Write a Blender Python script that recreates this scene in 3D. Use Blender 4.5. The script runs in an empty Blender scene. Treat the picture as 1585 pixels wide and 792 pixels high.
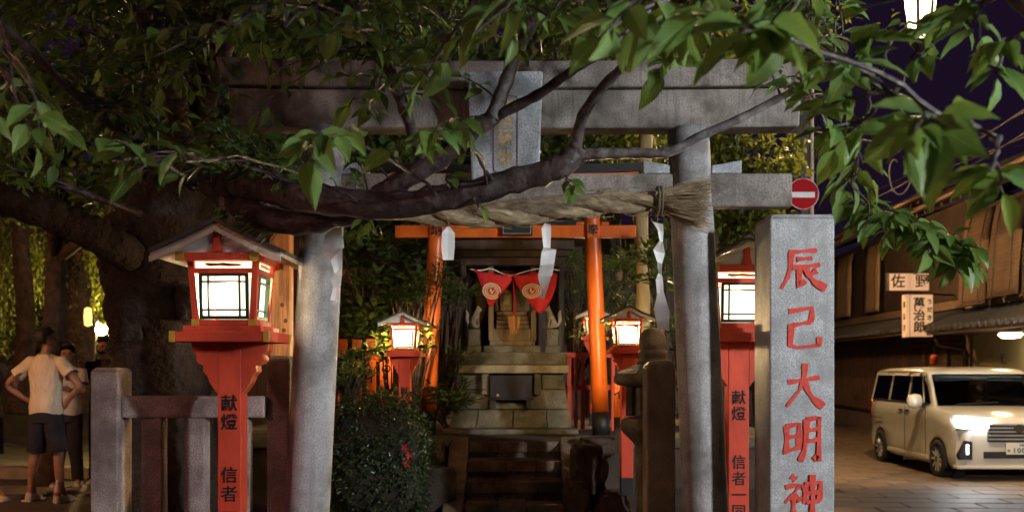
import bpy, bmesh, math, random
import numpy as np
from mathutils import Vector, Matrix, Quaternion, noise

random.seed(7)
RNG = np.random.default_rng(11)
SC = bpy.context.scene
COL = SC.collection
PI = math.pi
R = math.radians

# ------------------------------------------------------------------ camera
F, CX, HY, CZ = 1541.0, 792.5, 567.0, 1.70      # focal length in photo pixels, eye height in metres
cam_d = bpy.data.cameras.new('camera')
cam = bpy.data.objects.new('camera', cam_d)
COL.objects.link(cam)
cam.location = (0, 0, CZ)
cam.rotation_euler = (R(90), 0, 0)
cam_d.sensor_width = 36.0
cam_d.lens = 35.0
cam_d.shift_y = 0.108
cam_d.clip_start = 0.05
cam_d.clip_end = 600
cam_d.dof.use_dof = True
cam_d.dof.focus_distance = 5.5
cam_d.dof.aperture_fstop = 2.8
SC.camera = cam

# ------------------------------------------------------------------ night sky
world = bpy.data.worlds.new('World')
SC.world = world
world.use_nodes = True
wn, wl = world.node_tree.nodes, world.node_tree.links
wn.clear()
sky = wn.new('ShaderNodeTexSky')
sky.sky_type = 'NISHITA'
sky.sun_disc = False
sky.sun_elevation = R(-9)
sky.sun_rotation = R(200)
bg1 = wn.new('ShaderNodeBackground'); bg1.inputs['Strength'].default_value = 0.05
bg2 = wn.new('ShaderNodeBackground')                       # even glow of the town in the night air
bg2.inputs['Color'].default_value = (0.34, 0.17, 0.55, 1); bg2.inputs['Strength'].default_value = 0.020
add = wn.new('ShaderNodeAddShader'); wo = wn.new('ShaderNodeOutputWorld')
wl.new(sky.outputs['Color'], bg1.inputs['Color'])
wl.new(bg1.outputs[0], add.inputs[0]); wl.new(bg2.outputs[0], add.inputs[1]); wl.new(add.outputs[0], wo.inputs['Surface'])

# faint moonlight
sun_d = bpy.data.lights.new('moon', 'SUN'); sun_d.energy = 0.03; sun_d.angle = R(0.5); sun_d.color = (0.8, 0.85, 1)
sun = bpy.data.objects.new('moon', sun_d); COL.objects.link(sun)
sun.rotation_euler = (R(50), 0, R(20))

SC.view_settings.view_transform = 'Standard'
SC.view_settings.look = 'None'
SC.view_settings.exposure = 0.4
SC.view_settings.gamma = 1.0
SC.view_settings.use_curve_mapping = False
SC.render.engine = 'CYCLES'
SC.cycles.use_denoising = True
try:
    SC.cycles.denoiser = 'OPENIMAGEDENOISE'
except Exception:
    pass
SC.cycles.max_bounces = 5
SC.cycles.diffuse_bounces = 3
SC.cycles.glossy_bounces = 3
SC.cycles.transparent_max_bounces = 6
SC.cycles.sample_clamp_indirect = 4.0
SC.cycles.caustics_reflective = False
SC.cycles.caustics_refractive = False

# ------------------------------------------------------------------ helpers
def P(x, y, Y):
    """point at depth Y on the line of sight of photo pixel (x, y)"""
    return Vector(((x - CX) * Y / F, Y, CZ - (y - HY) * Y / F))

class MB:
    def __init__(s): s.v, s.f = [], []
    def add(s, vs, fs):
        b = len(s.v); s.v += [tuple(p) for p in vs]; s.f += [tuple(i + b for i in f) for f in fs]; return s
    def hexa(s, bot, top):
        return s.add(list(bot) + list(top), [(3, 2, 1, 0), (4, 5, 6, 7), (0, 1, 5, 4), (1, 2, 6, 5), (2, 3, 7, 6), (3, 0, 4, 7)])
    def box(s, c, d, rz=0.0, taper=1.0):
        hx, hy, hz = d[0] / 2, d[1] / 2, d[2] / 2
        ca, sa = math.cos(rz), math.sin(rz)
        def ring(z, k):
            return [(c[0] + ca * x * k - sa * y * k, c[1] + sa * x * k + ca * y * k, c[2] + z) for x, y in ((-hx, -hy), (hx, -hy), (hx, hy), (-hx, hy))]
        return s.hexa(ring(-hz, 1), ring(hz, taper))
    def span(s, x0, x1, y0, y1, z0, z1):
        return s.box(((x0 + x1) / 2, (y0 + y1) / 2, (z0 + z1) / 2), (x1 - x0, y1 - y0, z1 - z0))
    def tube(s, pts, rad, n=8, caps=True):
        pts = [Vector(p) for p in pts]
        if not hasattr(rad, '__len__'): rad = [rad] * len(pts)
        vs, fs = [], []
        t0 = (pts[1] - pts[0]).normalized()
        nrm = t0.orthogonal().normalized()
        for i, p in enumerate(pts):
            t = (pts[min(i + 1, len(pts) - 1)] - pts[max(i - 1, 0)]).normalized()
            nrm = (nrm - t * nrm.dot(t))
            nrm = nrm.normalized() if nrm.length > 1e-6 else t.orthogonal().normalized()
            b = t.cross(nrm)
            for k in range(n):
                a = 2 * PI * k / n
                vs.append(p + (nrm * math.cos(a) + b * math.sin(a)) * rad[i])
        for i in range(len(pts) - 1):
            for k in range(n):
                k2 = (k + 1) % n
                fs.append((i * n + k, i * n + k2, (i + 1) * n + k2, (i + 1) * n + k))
        if caps:
            fs.append(tuple(range(n - 1, -1, -1))); fs.append(tuple((len(pts) - 1) * n + k for k in range(n)))
        return s.add(vs, fs)
    def lathe(s, prof, n=20, c=(0, 0, 0), sx=1.0, sy=1.0, caps=True):
        vs, fs = [], []
        for r, z in prof:
            for k in range(n):
                a = 2 * PI * k / n
                vs.append((c[0] + r * math.cos(a) * sx, c[1] + r * math.sin(a) * sy, c[2] + z))
        for i in range(len(prof) - 1):
            for k in range(n):
                k2 = (k + 1) % n
                fs.append((i * n + k, i * n + k2, (i + 1) * n + k2, (i + 1) * n + k))
        if caps: fs.append(tuple(range(n - 1, -1, -1))); fs.append(tuple((len(prof) - 1) * n + k for k in range(n)))
        return s.add(vs, fs)
    def prism(s, poly, d0, d1, plane='xz'):
        def m(a, b, d):
            return (a, d, b) if plane == 'xz' else ((a, b, d) if plane == 'xy' else (d, a, b))
        n = len(poly)
        vs = [m(a, b, d0) for a, b in poly] + [m(a, b, d1) for a, b in poly]
        fs = [tuple(range(n)), tuple(range(2 * n - 1, n - 1, -1))] + [(i, i + n, (i + 1) % n + n, (i + 1) % n) for i in range(n)]
        return s.add(vs, fs)
    def mesh(s, name):
        me = bpy.data.meshes.new(name)
        me.from_pydata(s.v, [], s.f)
        bm = bmesh.new(); bm.from_mesh(me)
        bmesh.ops.recalc_face_normals(bm, faces=bm.faces)
        bm.to_mesh(me); bm.free()
        return me
    def build(s, name, mat, parent=None, loc=None, smooth=False, bevel=0.0, seg=2, kind=None):
        return link(name, s.mesh(name), mat, parent, loc, smooth, bevel, seg, kind)

def link(name, me, mat, parent=None, loc=None, smooth=False, bevel=0.0, seg=2, kind=None):
    o = bpy.data.objects.new(name, me)
    COL.objects.link(o)
    if mat is not None and not me.materials: me.materials.append(mat)
    if parent is not None: o.parent = parent
    if loc is not None: o.location = loc
    if smooth:
        me.polygons.foreach_set('use_smooth', [True] * len(me.polygons))
    if bevel:
        b = o.modifiers.new('bevel', 'BEVEL'); b.width = bevel; b.segments = seg; b.limit_method = 'ANGLE'; b.angle_limit = R(35)
    if kind: o['kind'] = kind
    return o

def tag(o, label, cat, group=None):
    o['label'] = label; o['category'] = cat
    if group: o['group'] = group
    return o

def thing(name, label, cat, loc=(0, 0, 0), rz=0.0, group=None):
    o = bpy.data.objects.new(name, None); COL.objects.link(o)
    o.empty_display_size = 0.1
    o.location = loc; o.rotation_euler = (0, 0, rz)
    return tag(o, label, cat, group)

def copy_tree(o, parent=None):
    c = o.copy(); COL.objects.link(c); c.parent = parent
    for ch in [k for k in SC.objects if k.parent == o]:
        copy_tree(ch, c)
    return c

# ------------------------------------------------------------------ materials
MATS = {}
def nd(nt, typ, **kw):
    n = nt.nodes.new(typ)
    for k, v in kw.items(): setattr(n, k, v)
    return n

def pm(name, c1, c2=None, rough=0.6, scale=6.0, detail=6.0, bump=0.15, bscale=None, metal=0.0, spec=0.4,
       speck=None, speck_scale=130, stain=None, stain_scale=2.2, stretch=None, rough2=None, coat=0.0, bdist=0.01, lo=0.35, hi=0.65, streak=None):
    if name in MATS: return MATS[name]
    m = bpy.data.materials.new(name); m.use_nodes = True
    nt = m.node_tree; b = nt.nodes['Principled BSDF']
    b.inputs['Roughness'].default_value = rough; b.inputs['Metallic'].default_value = metal
    b.inputs['Specular IOR Level'].default_value = spec
    b.inputs['Coat Weight'].default_value = coat
    tc = nd(nt, 'ShaderNodeTexCoord'); src = tc.outputs['Object']
    if stretch:
        mp = nd(nt, 'ShaderNodeMapping'); mp.inputs['Scale'].default_value = stretch
        nt.links.new(src, mp.inputs['Vector']); src = mp.outputs['Vector']
    no = nd(nt, 'ShaderNodeTexNoise'); no.inputs['Scale'].default_value = scale; no.inputs['Detail'].default_value = detail
    nt.links.new(src, no.inputs['Vector'])
    rp = nd(nt, 'ShaderNodeValToRGB')
    rp.color_ramp.elements[0].position = lo; rp.color_ramp.elements[1].position = hi
    c2 = c2 or tuple(min(1, k * 1.35) for k in c1)
    rp.color_ramp.elements[0].color = (*c1, 1); rp.color_ramp.elements[1].color = (*c2, 1)
    nt.links.new(no.outputs['Fac'], rp.inputs['Fac'])
    col = rp.outputs['Color']
    if speck:
        n2 = nd(nt, 'ShaderNodeTexNoise'); n2.inputs['Scale'].default_value = speck_scale; n2.inputs['Detail'].default_value = 2
        nt.links.new(src, n2.inputs['Vector'])
        r2 = nd(nt, 'ShaderNodeValToRGB')
        r2.color_ramp.elements[0].position = 0.36; r2.color_ramp.elements[1].position = 0.64
        r2.color_ramp.elements[0].color = (speck[0],) * 3 + (1,); r2.color_ramp.elements[1].color = (speck[1],) * 3 + (1,)
        nt.links.new(n2.outputs['Fac'], r2.inputs['Fac'])
        mx = nd(nt, 'ShaderNodeMix', data_type='RGBA', blend_type='MULTIPLY'); mx.inputs['Factor'].default_value = 1
        nt.links.new(col, mx.inputs['A']); nt.links.new(r2.outputs['Color'], mx.inputs['B']); col = mx.outputs['Result']
    if stain:
        n3 = nd(nt, 'ShaderNodeTexNoise'); n3.inputs['Scale'].default_value = stain_scale; n3.inputs['Detail'].default_value = 5; n3.inputs['Roughness'].default_value = 0.65
        nt.links.new(src, n3.inputs['Vector'])
        r3 = nd(nt, 'ShaderNodeValToRGB'); r3.color_ramp.elements[0].position = 0.45; r3.color_ramp.elements[1].position = 0.64
        r3.color_ramp.elements[0].color = (0, 0, 0, 1); r3.color_ramp.elements[1].color = (0.8, 0.8, 0.8, 1)
        nt.links.new(n3.outputs['Fac'], r3.inputs['Fac'])
        mx = nd(nt, 'ShaderNodeMix', data_type='RGBA'); nt.links.new(r3.outputs['Color'], mx.inputs['Factor'])
        nt.links.new(col, mx.inputs['A']); mx.inputs['B'].default_value = (*stain, 1); col = mx.outputs['Result']
    if streak:                                          # rain marks running down the face
        ms_ = nd(nt, 'ShaderNodeMapping'); ms_.inputs['Scale'].default_value = (9, 9, 0.55); nt.links.new(tc.outputs['Object'], ms_.inputs['Vector'])
        n4 = nd(nt, 'ShaderNodeTexNoise'); n4.inputs['Scale'].default_value = 2.0; n4.inputs['Detail'].default_value = 6; n4.inputs['Roughness'].default_value = 0.7
        nt.links.new(ms_.outputs['Vector'], n4.inputs['Vector'])
        r4 = nd(nt, 'ShaderNodeValToRGB'); r4.color_ramp.elements[0].position = 0.50; r4.color_ramp.elements[1].position = 0.70
        r4.color_ramp.elements[0].color = (0, 0, 0, 1); r4.color_ramp.elements[1].color = (0.75, 0.75, 0.75, 1)
        nt.links.new(n4.outputs['Fac'], r4.inputs['Fac'])
        mx = nd(nt, 'ShaderNodeMix', data_type='RGBA'); nt.links.new(r4.outputs['Color'], mx.inputs['Factor'])
        nt.links.new(col, mx.inputs['A']); mx.inputs['B'].default_value = (*streak, 1); col = mx.outputs['Result']
    nt.links.new(col, b.inputs['Base Color'])
    if rough2 is not None:
        mr = nd(nt, 'ShaderNodeMapRange'); mr.inputs['To Min'].default_value = rough; mr.inputs['To Max'].default_value = rough2
        nt.links.new(no.outputs['Fac'], mr.inputs['Value']); nt.links.new(mr.outputs['Result'], b.inputs['Roughness'])
    if bump:
        nb = nd(nt, 'ShaderNodeTexNoise'); nb.inputs['Scale'].default_value = bscale or scale * 6; nb.inputs['Detail'].default_value = 5
        nt.links.new(src, nb.inputs['Vector'])
        bp = nd(nt, 'ShaderNodeBump'); bp.inputs['Strength'].default_value = bump; bp.inputs['Distance'].default_value = bdist
        nt.links.new(nb.outputs['Fac'], bp.inputs['Height']); nt.links.new(bp.outputs['Normal'], b.inputs['Normal'])
    MATS[name] = m
    return m

def lit_paper(name, color, strength, clear):
    """thin paper of a lantern: glows, and lets part of the bulb's light through"""
    m = bpy.data.materials.new(name); m.use_nodes = True
    nt = m.node_tree; out = nt.nodes['Material Output']; nt.nodes.remove(nt.nodes['Principled BSDF'])
    e = nd(nt, 'ShaderNodeEmission'); e.inputs['Color'].default_value = (*color, 1); e.inputs['Strength'].default_value = strength
    t = nd(nt, 'ShaderNodeBsdfTransparent'); t.inputs['Color'].default_value = (1, 0.97, 0.9, 1)
    x = nd(nt, 'ShaderNodeMixShader'); x.inputs[0].default_value = clear
    nt.links.new(e.outputs[0], x.inputs[1]); nt.links.new(t.outputs[0], x.inputs[2]); nt.links.new(x.outputs[0], out.inputs['Surface'])
    MATS[name] = m
    return m

def glow(name, color, strength, edge=None):
    if name in MATS: return MATS[name]
    m = bpy.data.materials.new(name); m.use_nodes = True
    nt = m.node_tree; b = nt.nodes['Principled BSDF']
    b.inputs['Base Color'].default_value = (0.8, 0.78, 0.7, 1)
    b.inputs['Emission Color'].default_value = (*color, 1)
    b.inputs['Emission Strength'].default_value = strength
    MATS[name] = m
    return m

def leaf_mat(name, c1, c2, tr, trw=0.35, rough=0.42, veins=True, random_src='tint'):
    if name in MATS: return MATS[name]
    m = bpy.data.materials.new(name); m.use_nodes = True
    nt = m.node_tree; b = nt.nodes['Principled BSDF']; out = nt.nodes['Material Output']
    b.inputs['Roughness'].default_value = rough; b.inputs['Specular IOR Level'].default_value = 0.45
    if random_src == 'object':
        rnd = nd(nt, 'ShaderNodeObjectInfo').outputs['Random']
    else:
        rnd = nd(nt, 'ShaderNodeAttribute', attribute_name='tint').outputs['Fac']
    rp = nd(nt, 'ShaderNodeMix', data_type='RGBA'); rp.inputs['A'].default_value = (*c1, 1); rp.inputs['B'].default_value = (*c2, 1)
    nt.links.new(rnd, rp.inputs['Factor']); col = rp.outputs['Result']
    tcx = nd(nt, 'ShaderNodeTexCoord'); mo_ = nd(nt, 'ShaderNodeTexNoise'); mo_.inputs['Scale'].default_value = 2.2 if random_src == 'object' else 22.0; mo_.inputs['Detail'].default_value = 4
    nt.links.new(tcx.outputs['Object'], mo_.inputs['Vector'])
    mr_ = nd(nt, 'ShaderNodeMapRange'); mr_.inputs['From Min'].default_value = .48; mr_.inputs['From Max'].default_value = .78; mr_.inputs['To Max'].default_value = .75; nt.links.new(mo_.outputs['Fac'], mr_.inputs['Value'])
    mm_ = nd(nt, 'ShaderNodeMix', data_type='RGBA'); nt.links.new(mr_.outputs['Result'], mm_.inputs['Factor']); nt.links.new(col, mm_.inputs['A']); mm_.inputs['B'].default_value = (c2[0] * 1.5, c2[1] * 1.08, c2[2] * .7, 1); col = mm_.outputs['Result']
    if veins:
        uv = nd(nt, 'ShaderNodeUVMap', uv_map='uv')
        sp = nd(nt, 'ShaderNodeSeparateXYZ'); nt.links.new(uv.outputs['UV'], sp.inputs[0])
        ab = nd(nt, 'ShaderNodeMath', operation='ABSOLUTE'); s1 = nd(nt, 'ShaderNodeMath', operation='SUBTRACT'); s1.inputs[1].default_value = 0.5
        nt.links.new(sp.outputs['X'], s1.inputs[0]); nt.links.new(s1.outputs[0], ab.inputs[0])
        # side veins: stripes running up and outwards
        mu = nd(nt, 'ShaderNodeMath', operation='MULTIPLY_ADD'); mu.inputs[1].default_value = -0.85
        nt.links.new(ab.outputs[0], mu.inputs[0]); nt.links.new(sp.outputs['Y'], mu.inputs[2])
        fr = nd(nt, 'ShaderNodeMath', operation='MULTIPLY'); fr.inputs[1].default_value = 9.0; nt.links.new(mu.outputs[0], fr.inputs[0])
        fc = nd(nt, 'ShaderNodeMath', operation='FRACT'); nt.links.new(fr.outputs[0], fc.inputs[0])
        p2 = nd(nt, 'ShaderNodeMath', operation='PINGPONG'); p2.inputs[1].default_value = 0.5; nt.links.new(fc.outputs[0], p2.inputs[0])
        v1 = nd(nt, 'ShaderNodeMapRange', interpolation_type='SMOOTHSTEP'); v1.inputs['From Min'].default_value = 0.0; v1.inputs['From Max'].default_value = 0.13
        v1.inputs['To Min'].default_value = 1.0; v1.inputs['To Max'].default_value = 0.0; nt.links.new(p2.outputs[0], v1.inputs['Value'])
        v2 = nd(nt, 'ShaderNodeMapRange', interpolation_type='SMOOTHSTEP'); v2.inputs['From Min'].default_value = 0.008; v2.inputs['From Max'].default_value = 0.035
        v2.inputs['To Min'].default_value = 1.6; v2.inputs['To Max'].default_value = 0.0; nt.links.new(ab.outputs[0], v2.inputs['Value'])
        sm = nd(nt, 'ShaderNodeMath', operation='MAXIMUM'); nt.links.new(v1.outputs[0], sm.inputs[0]); nt.links.new(v2.outputs[0], sm.inputs[1])
        k = nd(nt, 'ShaderNodeMath', operation='MULTIPLY'); k.inputs[1].default_value = 0.30; nt.links.new(sm.outputs[0], k.inputs[0])
        mv = nd(nt, 'ShaderNodeMix', data_type='RGBA'); nt.links.new(k.outputs[0], mv.inputs['Factor'])
        nt.links.new(col, mv.inputs['A']); mv.inputs['B'].default_value = (min(1, c2[0] * 2.2), min(1, c2[1] * 1.9), min(1, c2[2] * 1.8), 1)
        col = mv.outputs['Result']
        bp = nd(nt, 'ShaderNodeBump'); bp.inputs['Strength'].default_value = 0.35; bp.inputs['Distance'].default_value = 0.004; bp.invert = True
        nt.links.new(sm.outputs[0], bp.inputs['Height']); nt.links.new(bp.outputs['Normal'], b.inputs['Normal'])
    nt.links.new(col, b.inputs['Base Color'])
    t = nd(nt, 'ShaderNodeBsdfTranslucent')
    tm = nd(nt, 'ShaderNodeMix', data_type='RGBA', blend_type='MIX'); tm.inputs['Factor'].default_value = 0.35
    tm.inputs['A'].default_value = (*tr, 1); nt.links.new(col, tm.inputs['B']); nt.links.new(tm.outputs['Result'], t.inputs['Color'])
    ms = nd(nt, 'ShaderNodeMixShader'); ms.inputs[0].default_value = trw
    nt.links.new(b.outputs[0], ms.inputs[1]); nt.links.new(t.outputs[0], ms.inputs[2]); nt.links.new(ms.outputs[0], out.inputs['Surface'])
    MATS[name] = m
    return m

GRANITE = pm('grey_granite', (0.33, 0.325, 0.33), (0.46, 0.45, 0.455), rough=0.75, scale=5, speck=(0.74, 1.14), stain=(0.15, 0.14, 0.13), stain_scale=4.5, streak=(0.19, 0.18, 0.165), bump=0.25, bscale=90, bdist=0.004)
GRANITE_BEAM = pm('weathered_granite', (0.23, 0.205, 0.185), (0.37, 0.335, 0.30), rough=0.8, scale=4, speck=(0.68, 1.16), stain=(0.075, 0.058, 0.045), stain_scale=3.4, streak=(0.08, 0.066, 0.052), bump=0.3, bscale=80, bdist=0.004)
GRANITE_PINK = pm('brownish_granite', (0.33, 0.265, 0.24), (0.45, 0.365, 0.335), rough=0.85, scale=6, speck=(0.6, 1.2), stain=(0.10, 0.07, 0.065), bump=0.35, bscale=90, bdist=0.004)
GRANITE_BROWN = pm('brown_granite', (0.17, 0.135, 0.09), (0.27, 0.22, 0.15), rough=0.85, scale=5, speck=(0.65, 1.2), speck_scale=160, stain=(0.08, 0.065, 0.045), bump=0.35, bscale=90, bdist=0.004)
GRANITE_BLUE = pm('pale_granite', (0.38, 0.41, 0.45), (0.50, 0.53, 0.56), rough=0.7, scale=9, speck=(0.6, 1.15), stain=(0.17, 0.19, 0.20), stain_scale=6, bump=0.25, bscale=90, bdist=0.004)
STONE_OLD = pm('old_mossy_stone', (0.115, 0.098, 0.068), (0.21, 0.18, 0.125), rough=0.9, scale=7, speck=(0.65, 1.2), stain=(0.06, 0.06, 0.03), stain_scale=5, bump=0.5, bscale=40, bdist=0.01)
ROCK = pm('dark_rock', (0.035, 0.026, 0.020), (0.085, 0.066, 0.050), rough=0.95, spec=0.1, scale=5, bump=0.7, bscale=18, bdist=0.03)
RED = pm('vermilion_paint', (0.60, 0.060, 0.025), (0.72, 0.085, 0.035), rough=0.5, scale=4, bump=0.12, bscale=25, stretch=(1, 1, 0.35), rough2=0.68, stain=(0.42, 0.042, 0.02), stain_scale=5)
ORANGE = pm('orange_lacquer', (0.66, 0.125, 0.012), (0.76, 0.165, 0.018), rough=0.28, scale=3, bump=0.05, bscale=12, stretch=(1, 1, 0.3), rough2=0.42, stain=(0.52, 0.09, 0.012), stain_scale=7)
BLACK = pm('black_paint', (0.012, 0.011, 0.012), (0.02, 0.019, 0.02), rough=0.5)
INK = pm('ink', (0.008, 0.007, 0.007), (0.015, 0.013, 0.013), rough=0.7, bump=0)
GOLD = pm('yellow_fitting', (0.50, 0.30, 0.03), (0.62, 0.40, 0.05), rough=0.45, scale=20, metal=0.15)
GREEN = pm('green_paint', (0.006, 0.035, 0.018), (0.010, 0.05, 0.026), rough=0.5)
WHITE = pm('white_plaster', (0.62, 0.58, 0.56), (0.74, 0.70, 0.68), rough=0.8, scale=10, bump=0.1)
SOFFIT = pm('pale_board', (0.52, 0.47, 0.36), (0.66, 0.60, 0.48), rough=0.8, scale=7, stretch=(1, 4, 1))
SHINGLE = pm('roof_sheet', (0.03, 0.03, 0.034), (0.06, 0.058, 0.06), rough=0.55, scale=14, bump=0.3)
WOOD_DARK = pm('dark_wood', (0.035, 0.020, 0.013), (0.075, 0.045, 0.028), rough=0.7, scale=5, stretch=(3, 3, 0.4), bump=0.3, bscale=30)
WOOD_HOUSE = pm('brown_house_wood', (0.06, 0.030, 0.018), (0.12, 0.062, 0.035), rough=0.7, scale=5, stretch=(3, 3, 0.4), bump=0.3, bscale=30)
WOOD_PALE = pm('bare_wood', (0.46, 0.17, 0.045), (0.62, 0.26, 0.075), rough=0.6, scale=5, stretch=(5, 5, 0.5), bump=0.2, bscale=25, stain=(0.22, 0.09, 0.03), stain_scale=6)
BARK = pm('cherry_bark', (0.030, 0.020, 0.020), (0.080, 0.056, 0.055), rough=0.5, scale=9, bump=0.7, bscale=40, bdist=0.012, stain=(0.13, 0.115, 0.11), stain_scale=16)  # darker bark copy, shadow on the main branch put into the colour
BARK_LIT = pm('lit_cherry_bark', (0.15, 0.14, 0.14), (0.30, 0.29, 0.29), rough=0.5, scale=16, bump=0.6, bscale=40, bdist=0.008, stain=(0.07, 0.055, 0.05), stain_scale=20)  # lighter bark copy for lamp-lit branches, the light put into the colour
BARK_DARK = pm('rough_bark', (0.022, 0.013, 0.010), (0.065, 0.040, 0.026), rough=0.9, scale=9, bump=0.9, bscale=16, bdist=0.05)
PAPER = pm('white_paper', (0.84, 0.83, 0.81), (0.89, 0.88, 0.86), rough=0.85, scale=3, bump=0.05)
STRAW = pm('rice_straw', (0.25, 0.185, 0.11), (0.54, 0.43, 0.27), rough=0.9, scale=40, stretch=(.25, 1, 1), bump=1.0, bscale=120, bdist=0.012, stain=(0.10, 0.07, 0.045), stain_scale=12, lo=.3, hi=.7)
LETTER_RED = pm('red_letter_paint', (0.55, 0.045, 0.03), (0.66, 0.075, 0.045), rough=0.7, scale=30, bump=0.2)
RED_CLOTH = pm('red_cloth', (0.42, 0.012, 0.014), (0.52, 0.02, 0.02), rough=0.85, scale=40, bump=0.15, bscale=200)
CREAM = pm('cream_print', (0.62, 0.48, 0.30), (0.70, 0.56, 0.36), rough=0.8, scale=30, bump=0)
METAL = pm('grey_metal', (0.25, 0.25, 0.26), (0.34, 0.34, 0.35), rough=0.35, metal=0.9, scale=12)

# ------------------------------------------------------------------ leaf templates
def leaf_template(rows=7, half=2, width=0.46, fold=0.10, droop=0.22, tip=1.15):
    """an ovate pointed leaf along +Y, length 1, normal +Z; returns verts, quads, uv per vertex"""
    vs, uv, fs = [], [], []
    nc = 2 * half + 1
    for i in range(rows + 1):
        t = i / rows
        w = width * (math.sin(PI * min(1, t ** 0.80)) ** 0.85) * (1 - 0.38 * t ** 2) * 0.5
        if i == 0: w = 0.012
        if i == rows: w = 0.004
        z0 = -droop * t * t
        for j in range(nc):
            u = (j - half) / half
            wav = 0.018 * math.sin(i * 2.1 + (1.3 if u > 0 else 0.2)) * abs(u)
            vs.append((u * w, t, z0 + fold * abs(u) * w / (width * 0.5) + wav)); uv.append((0.5 + 0.5 * u * (w / (width * 0.5)), t))
    for i in range(rows):
        for j in range(nc - 1):
            a = i * nc + j
            fs.append((a, a + 1, a + nc + 1, a + nc))
    return np.array(vs, dtype=np.float32), np.array(fs, dtype=np.int32), np.array(uv, dtype=np.float32)

LEAF_BIG = leaf_template(8, 2, width=0.54)
LEAF_BIG2 = leaf_template(8, 2, width=0.60, fold=0.05, droop=0.38)
LEAF_BIG3 = leaf_template(8, 2, width=0.50, fold=0.17, droop=0.10)
LEAF_MID = leaf_template(5, 1, width=0.52)
LEAF_NARROW = leaf_template(4, 1, width=0.16, fold=0.02, droop=0.2)
LEAF_TINY = leaf_template(2, 1, width=0.5, fold=0.06, droop=0.1)

def frames(d, n):
    d = d / np.linalg.norm(d, axis=1, keepdims=True)
    x = np.cross(d, n); l = np.linalg.norm(x, axis=1, keepdims=True)
    bad = l[:, 0] < 1e-4
    x[bad] = np.cross(d[bad], np.array([0.3, 0.5, 0.8])); l = np.linalg.norm(x, axis=1, keepdims=True)
    x = x / l
    z = np.cross(x, d)
    return np.stack([x, d, z], axis=2)          # columns are the leaf axes

def leaves_mesh(name, pos, d, n, size, tpl, mat, parent=None, kind='stuff', label=None):
    tv, tf, tu = tpl
    pos = np.asarray(pos, dtype=np.float64); k = len(pos)
    Rm = frames(np.asarray(d, float), np.asarray(n, float))
    V = np.einsum('nij,vj->nvi', Rm, tv) * np.asarray(size)[:, None, None] + pos[:, None, :]
    nv = len(tv)
    Fc = (tf[None, :, :] + (np.arange(k) * nv)[:, None, None]).reshape(-1, 4)
    me = bpy.data.meshes.new(name)
    me.vertices.add(k * nv); me.vertices.foreach_set('co', V.astype(np.float32).ravel())
    me.loops.add(len(Fc) * 4); me.loops.foreach_set('vertex_index', Fc.ravel().astype(np.int32))
    me.polygons.add(len(Fc)); me.polygons.foreach_set('loop_start', np.arange(len(Fc), dtype=np.int32) * 4)
    me.polygons.foreach_set('use_smooth', np.ones(len(Fc), dtype=bool))
    uvl = me.uv_layers.new(name='uv')
    uvl.data.foreach_set('uv', np.tile(tu, (k, 1))[Fc.ravel()].astype(np.float32).ravel())
    at = me.attributes.new('tint', 'FLOAT', 'POINT')
    at.data.foreach_set('value', np.repeat(RNG.random(k), nv).astype(np.float32))
    me.update(); me.validate()
    return link(name, me, mat, parent, kind=kind)

def rand_dirs(k, down=0.0):
    v = RNG.normal(size=(k, 3)); v /= np.linalg.norm(v, axis=1, keepdims=True); v[:, 2] -= down
    return v

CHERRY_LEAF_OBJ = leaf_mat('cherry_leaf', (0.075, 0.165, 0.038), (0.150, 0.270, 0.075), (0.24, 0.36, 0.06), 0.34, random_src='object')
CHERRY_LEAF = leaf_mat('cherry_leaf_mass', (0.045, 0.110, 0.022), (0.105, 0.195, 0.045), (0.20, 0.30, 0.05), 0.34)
DARK_LEAF = leaf_mat('evergreen_leaf', (0.032, 0.066, 0.018), (0.085, 0.125, 0.032), (0.10, 0.16, 0.02), 0.22, veins=False)
OLIVE_LEAF = leaf_mat('willow_leaf', (0.075, 0.10, 0.015), (0.13, 0.15, 0.025), (0.25, 0.28, 0.03), 0.35, veins=False)
BOX_LEAF = leaf_mat('clipped_bush_leaf', (0.020, 0.042, 0.016), (0.05, 0.075, 0.03), (0.07, 0.11, 0.02), 0.2, rough=0.3, veins=False)

def text_mesh(chars, size, spacing, vertical=True, bold=0.0, depth=0.002):
    """lettering standing in the XZ plane, facing -Y, centred on the first character"""
    mb = MB()
    for i, ch in enumerate(chars):
        if ch == ' ': continue
        cu = bpy.data.curves.new('glyph', 'FONT'); cu.body = ch; cu.size = size; cu.align_x = 'CENTER'; cu.align_y = 'CENTER'
        cu.offset = bold; cu.extrude = depth; cu.resolution_u = 3
        o = bpy.data.objects.new('glyph', cu); COL.objects.link(o)
        dg = bpy.context.evaluated_depsgraph_get()
        me = bpy.data.meshes.new_from_object(o.evaluated_get(dg))
        dx, dz = (0, -i * spacing) if vertical else (i * spacing, 0)
        mb.add([(v.co.x + dx, -v.co.z, v.co.y + dz) for v in me.vertices], [tuple(p.vertices) for p in me.polygons])
        bpy.data.objects.remove(o); bpy.data.curves.remove(cu); bpy.data.meshes.remove(me)
    return mb

def letters(chars, size, spacing, mat, parent, place, vertical=True, bold=0.0, depth=0.002, name='character'):
    for i, ch in enumerate(chars):
        if ch == ' ': continue
        mb = text_mesh(ch, size, spacing, vertical, bold, depth)
        dx, dz = (0, -i * spacing) if vertical else (i * spacing, 0)
        mb.v = [place(x + dx, y, z + dz) for x, y, z in mb.v]
        mb.build(name, mat, parent)

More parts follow.
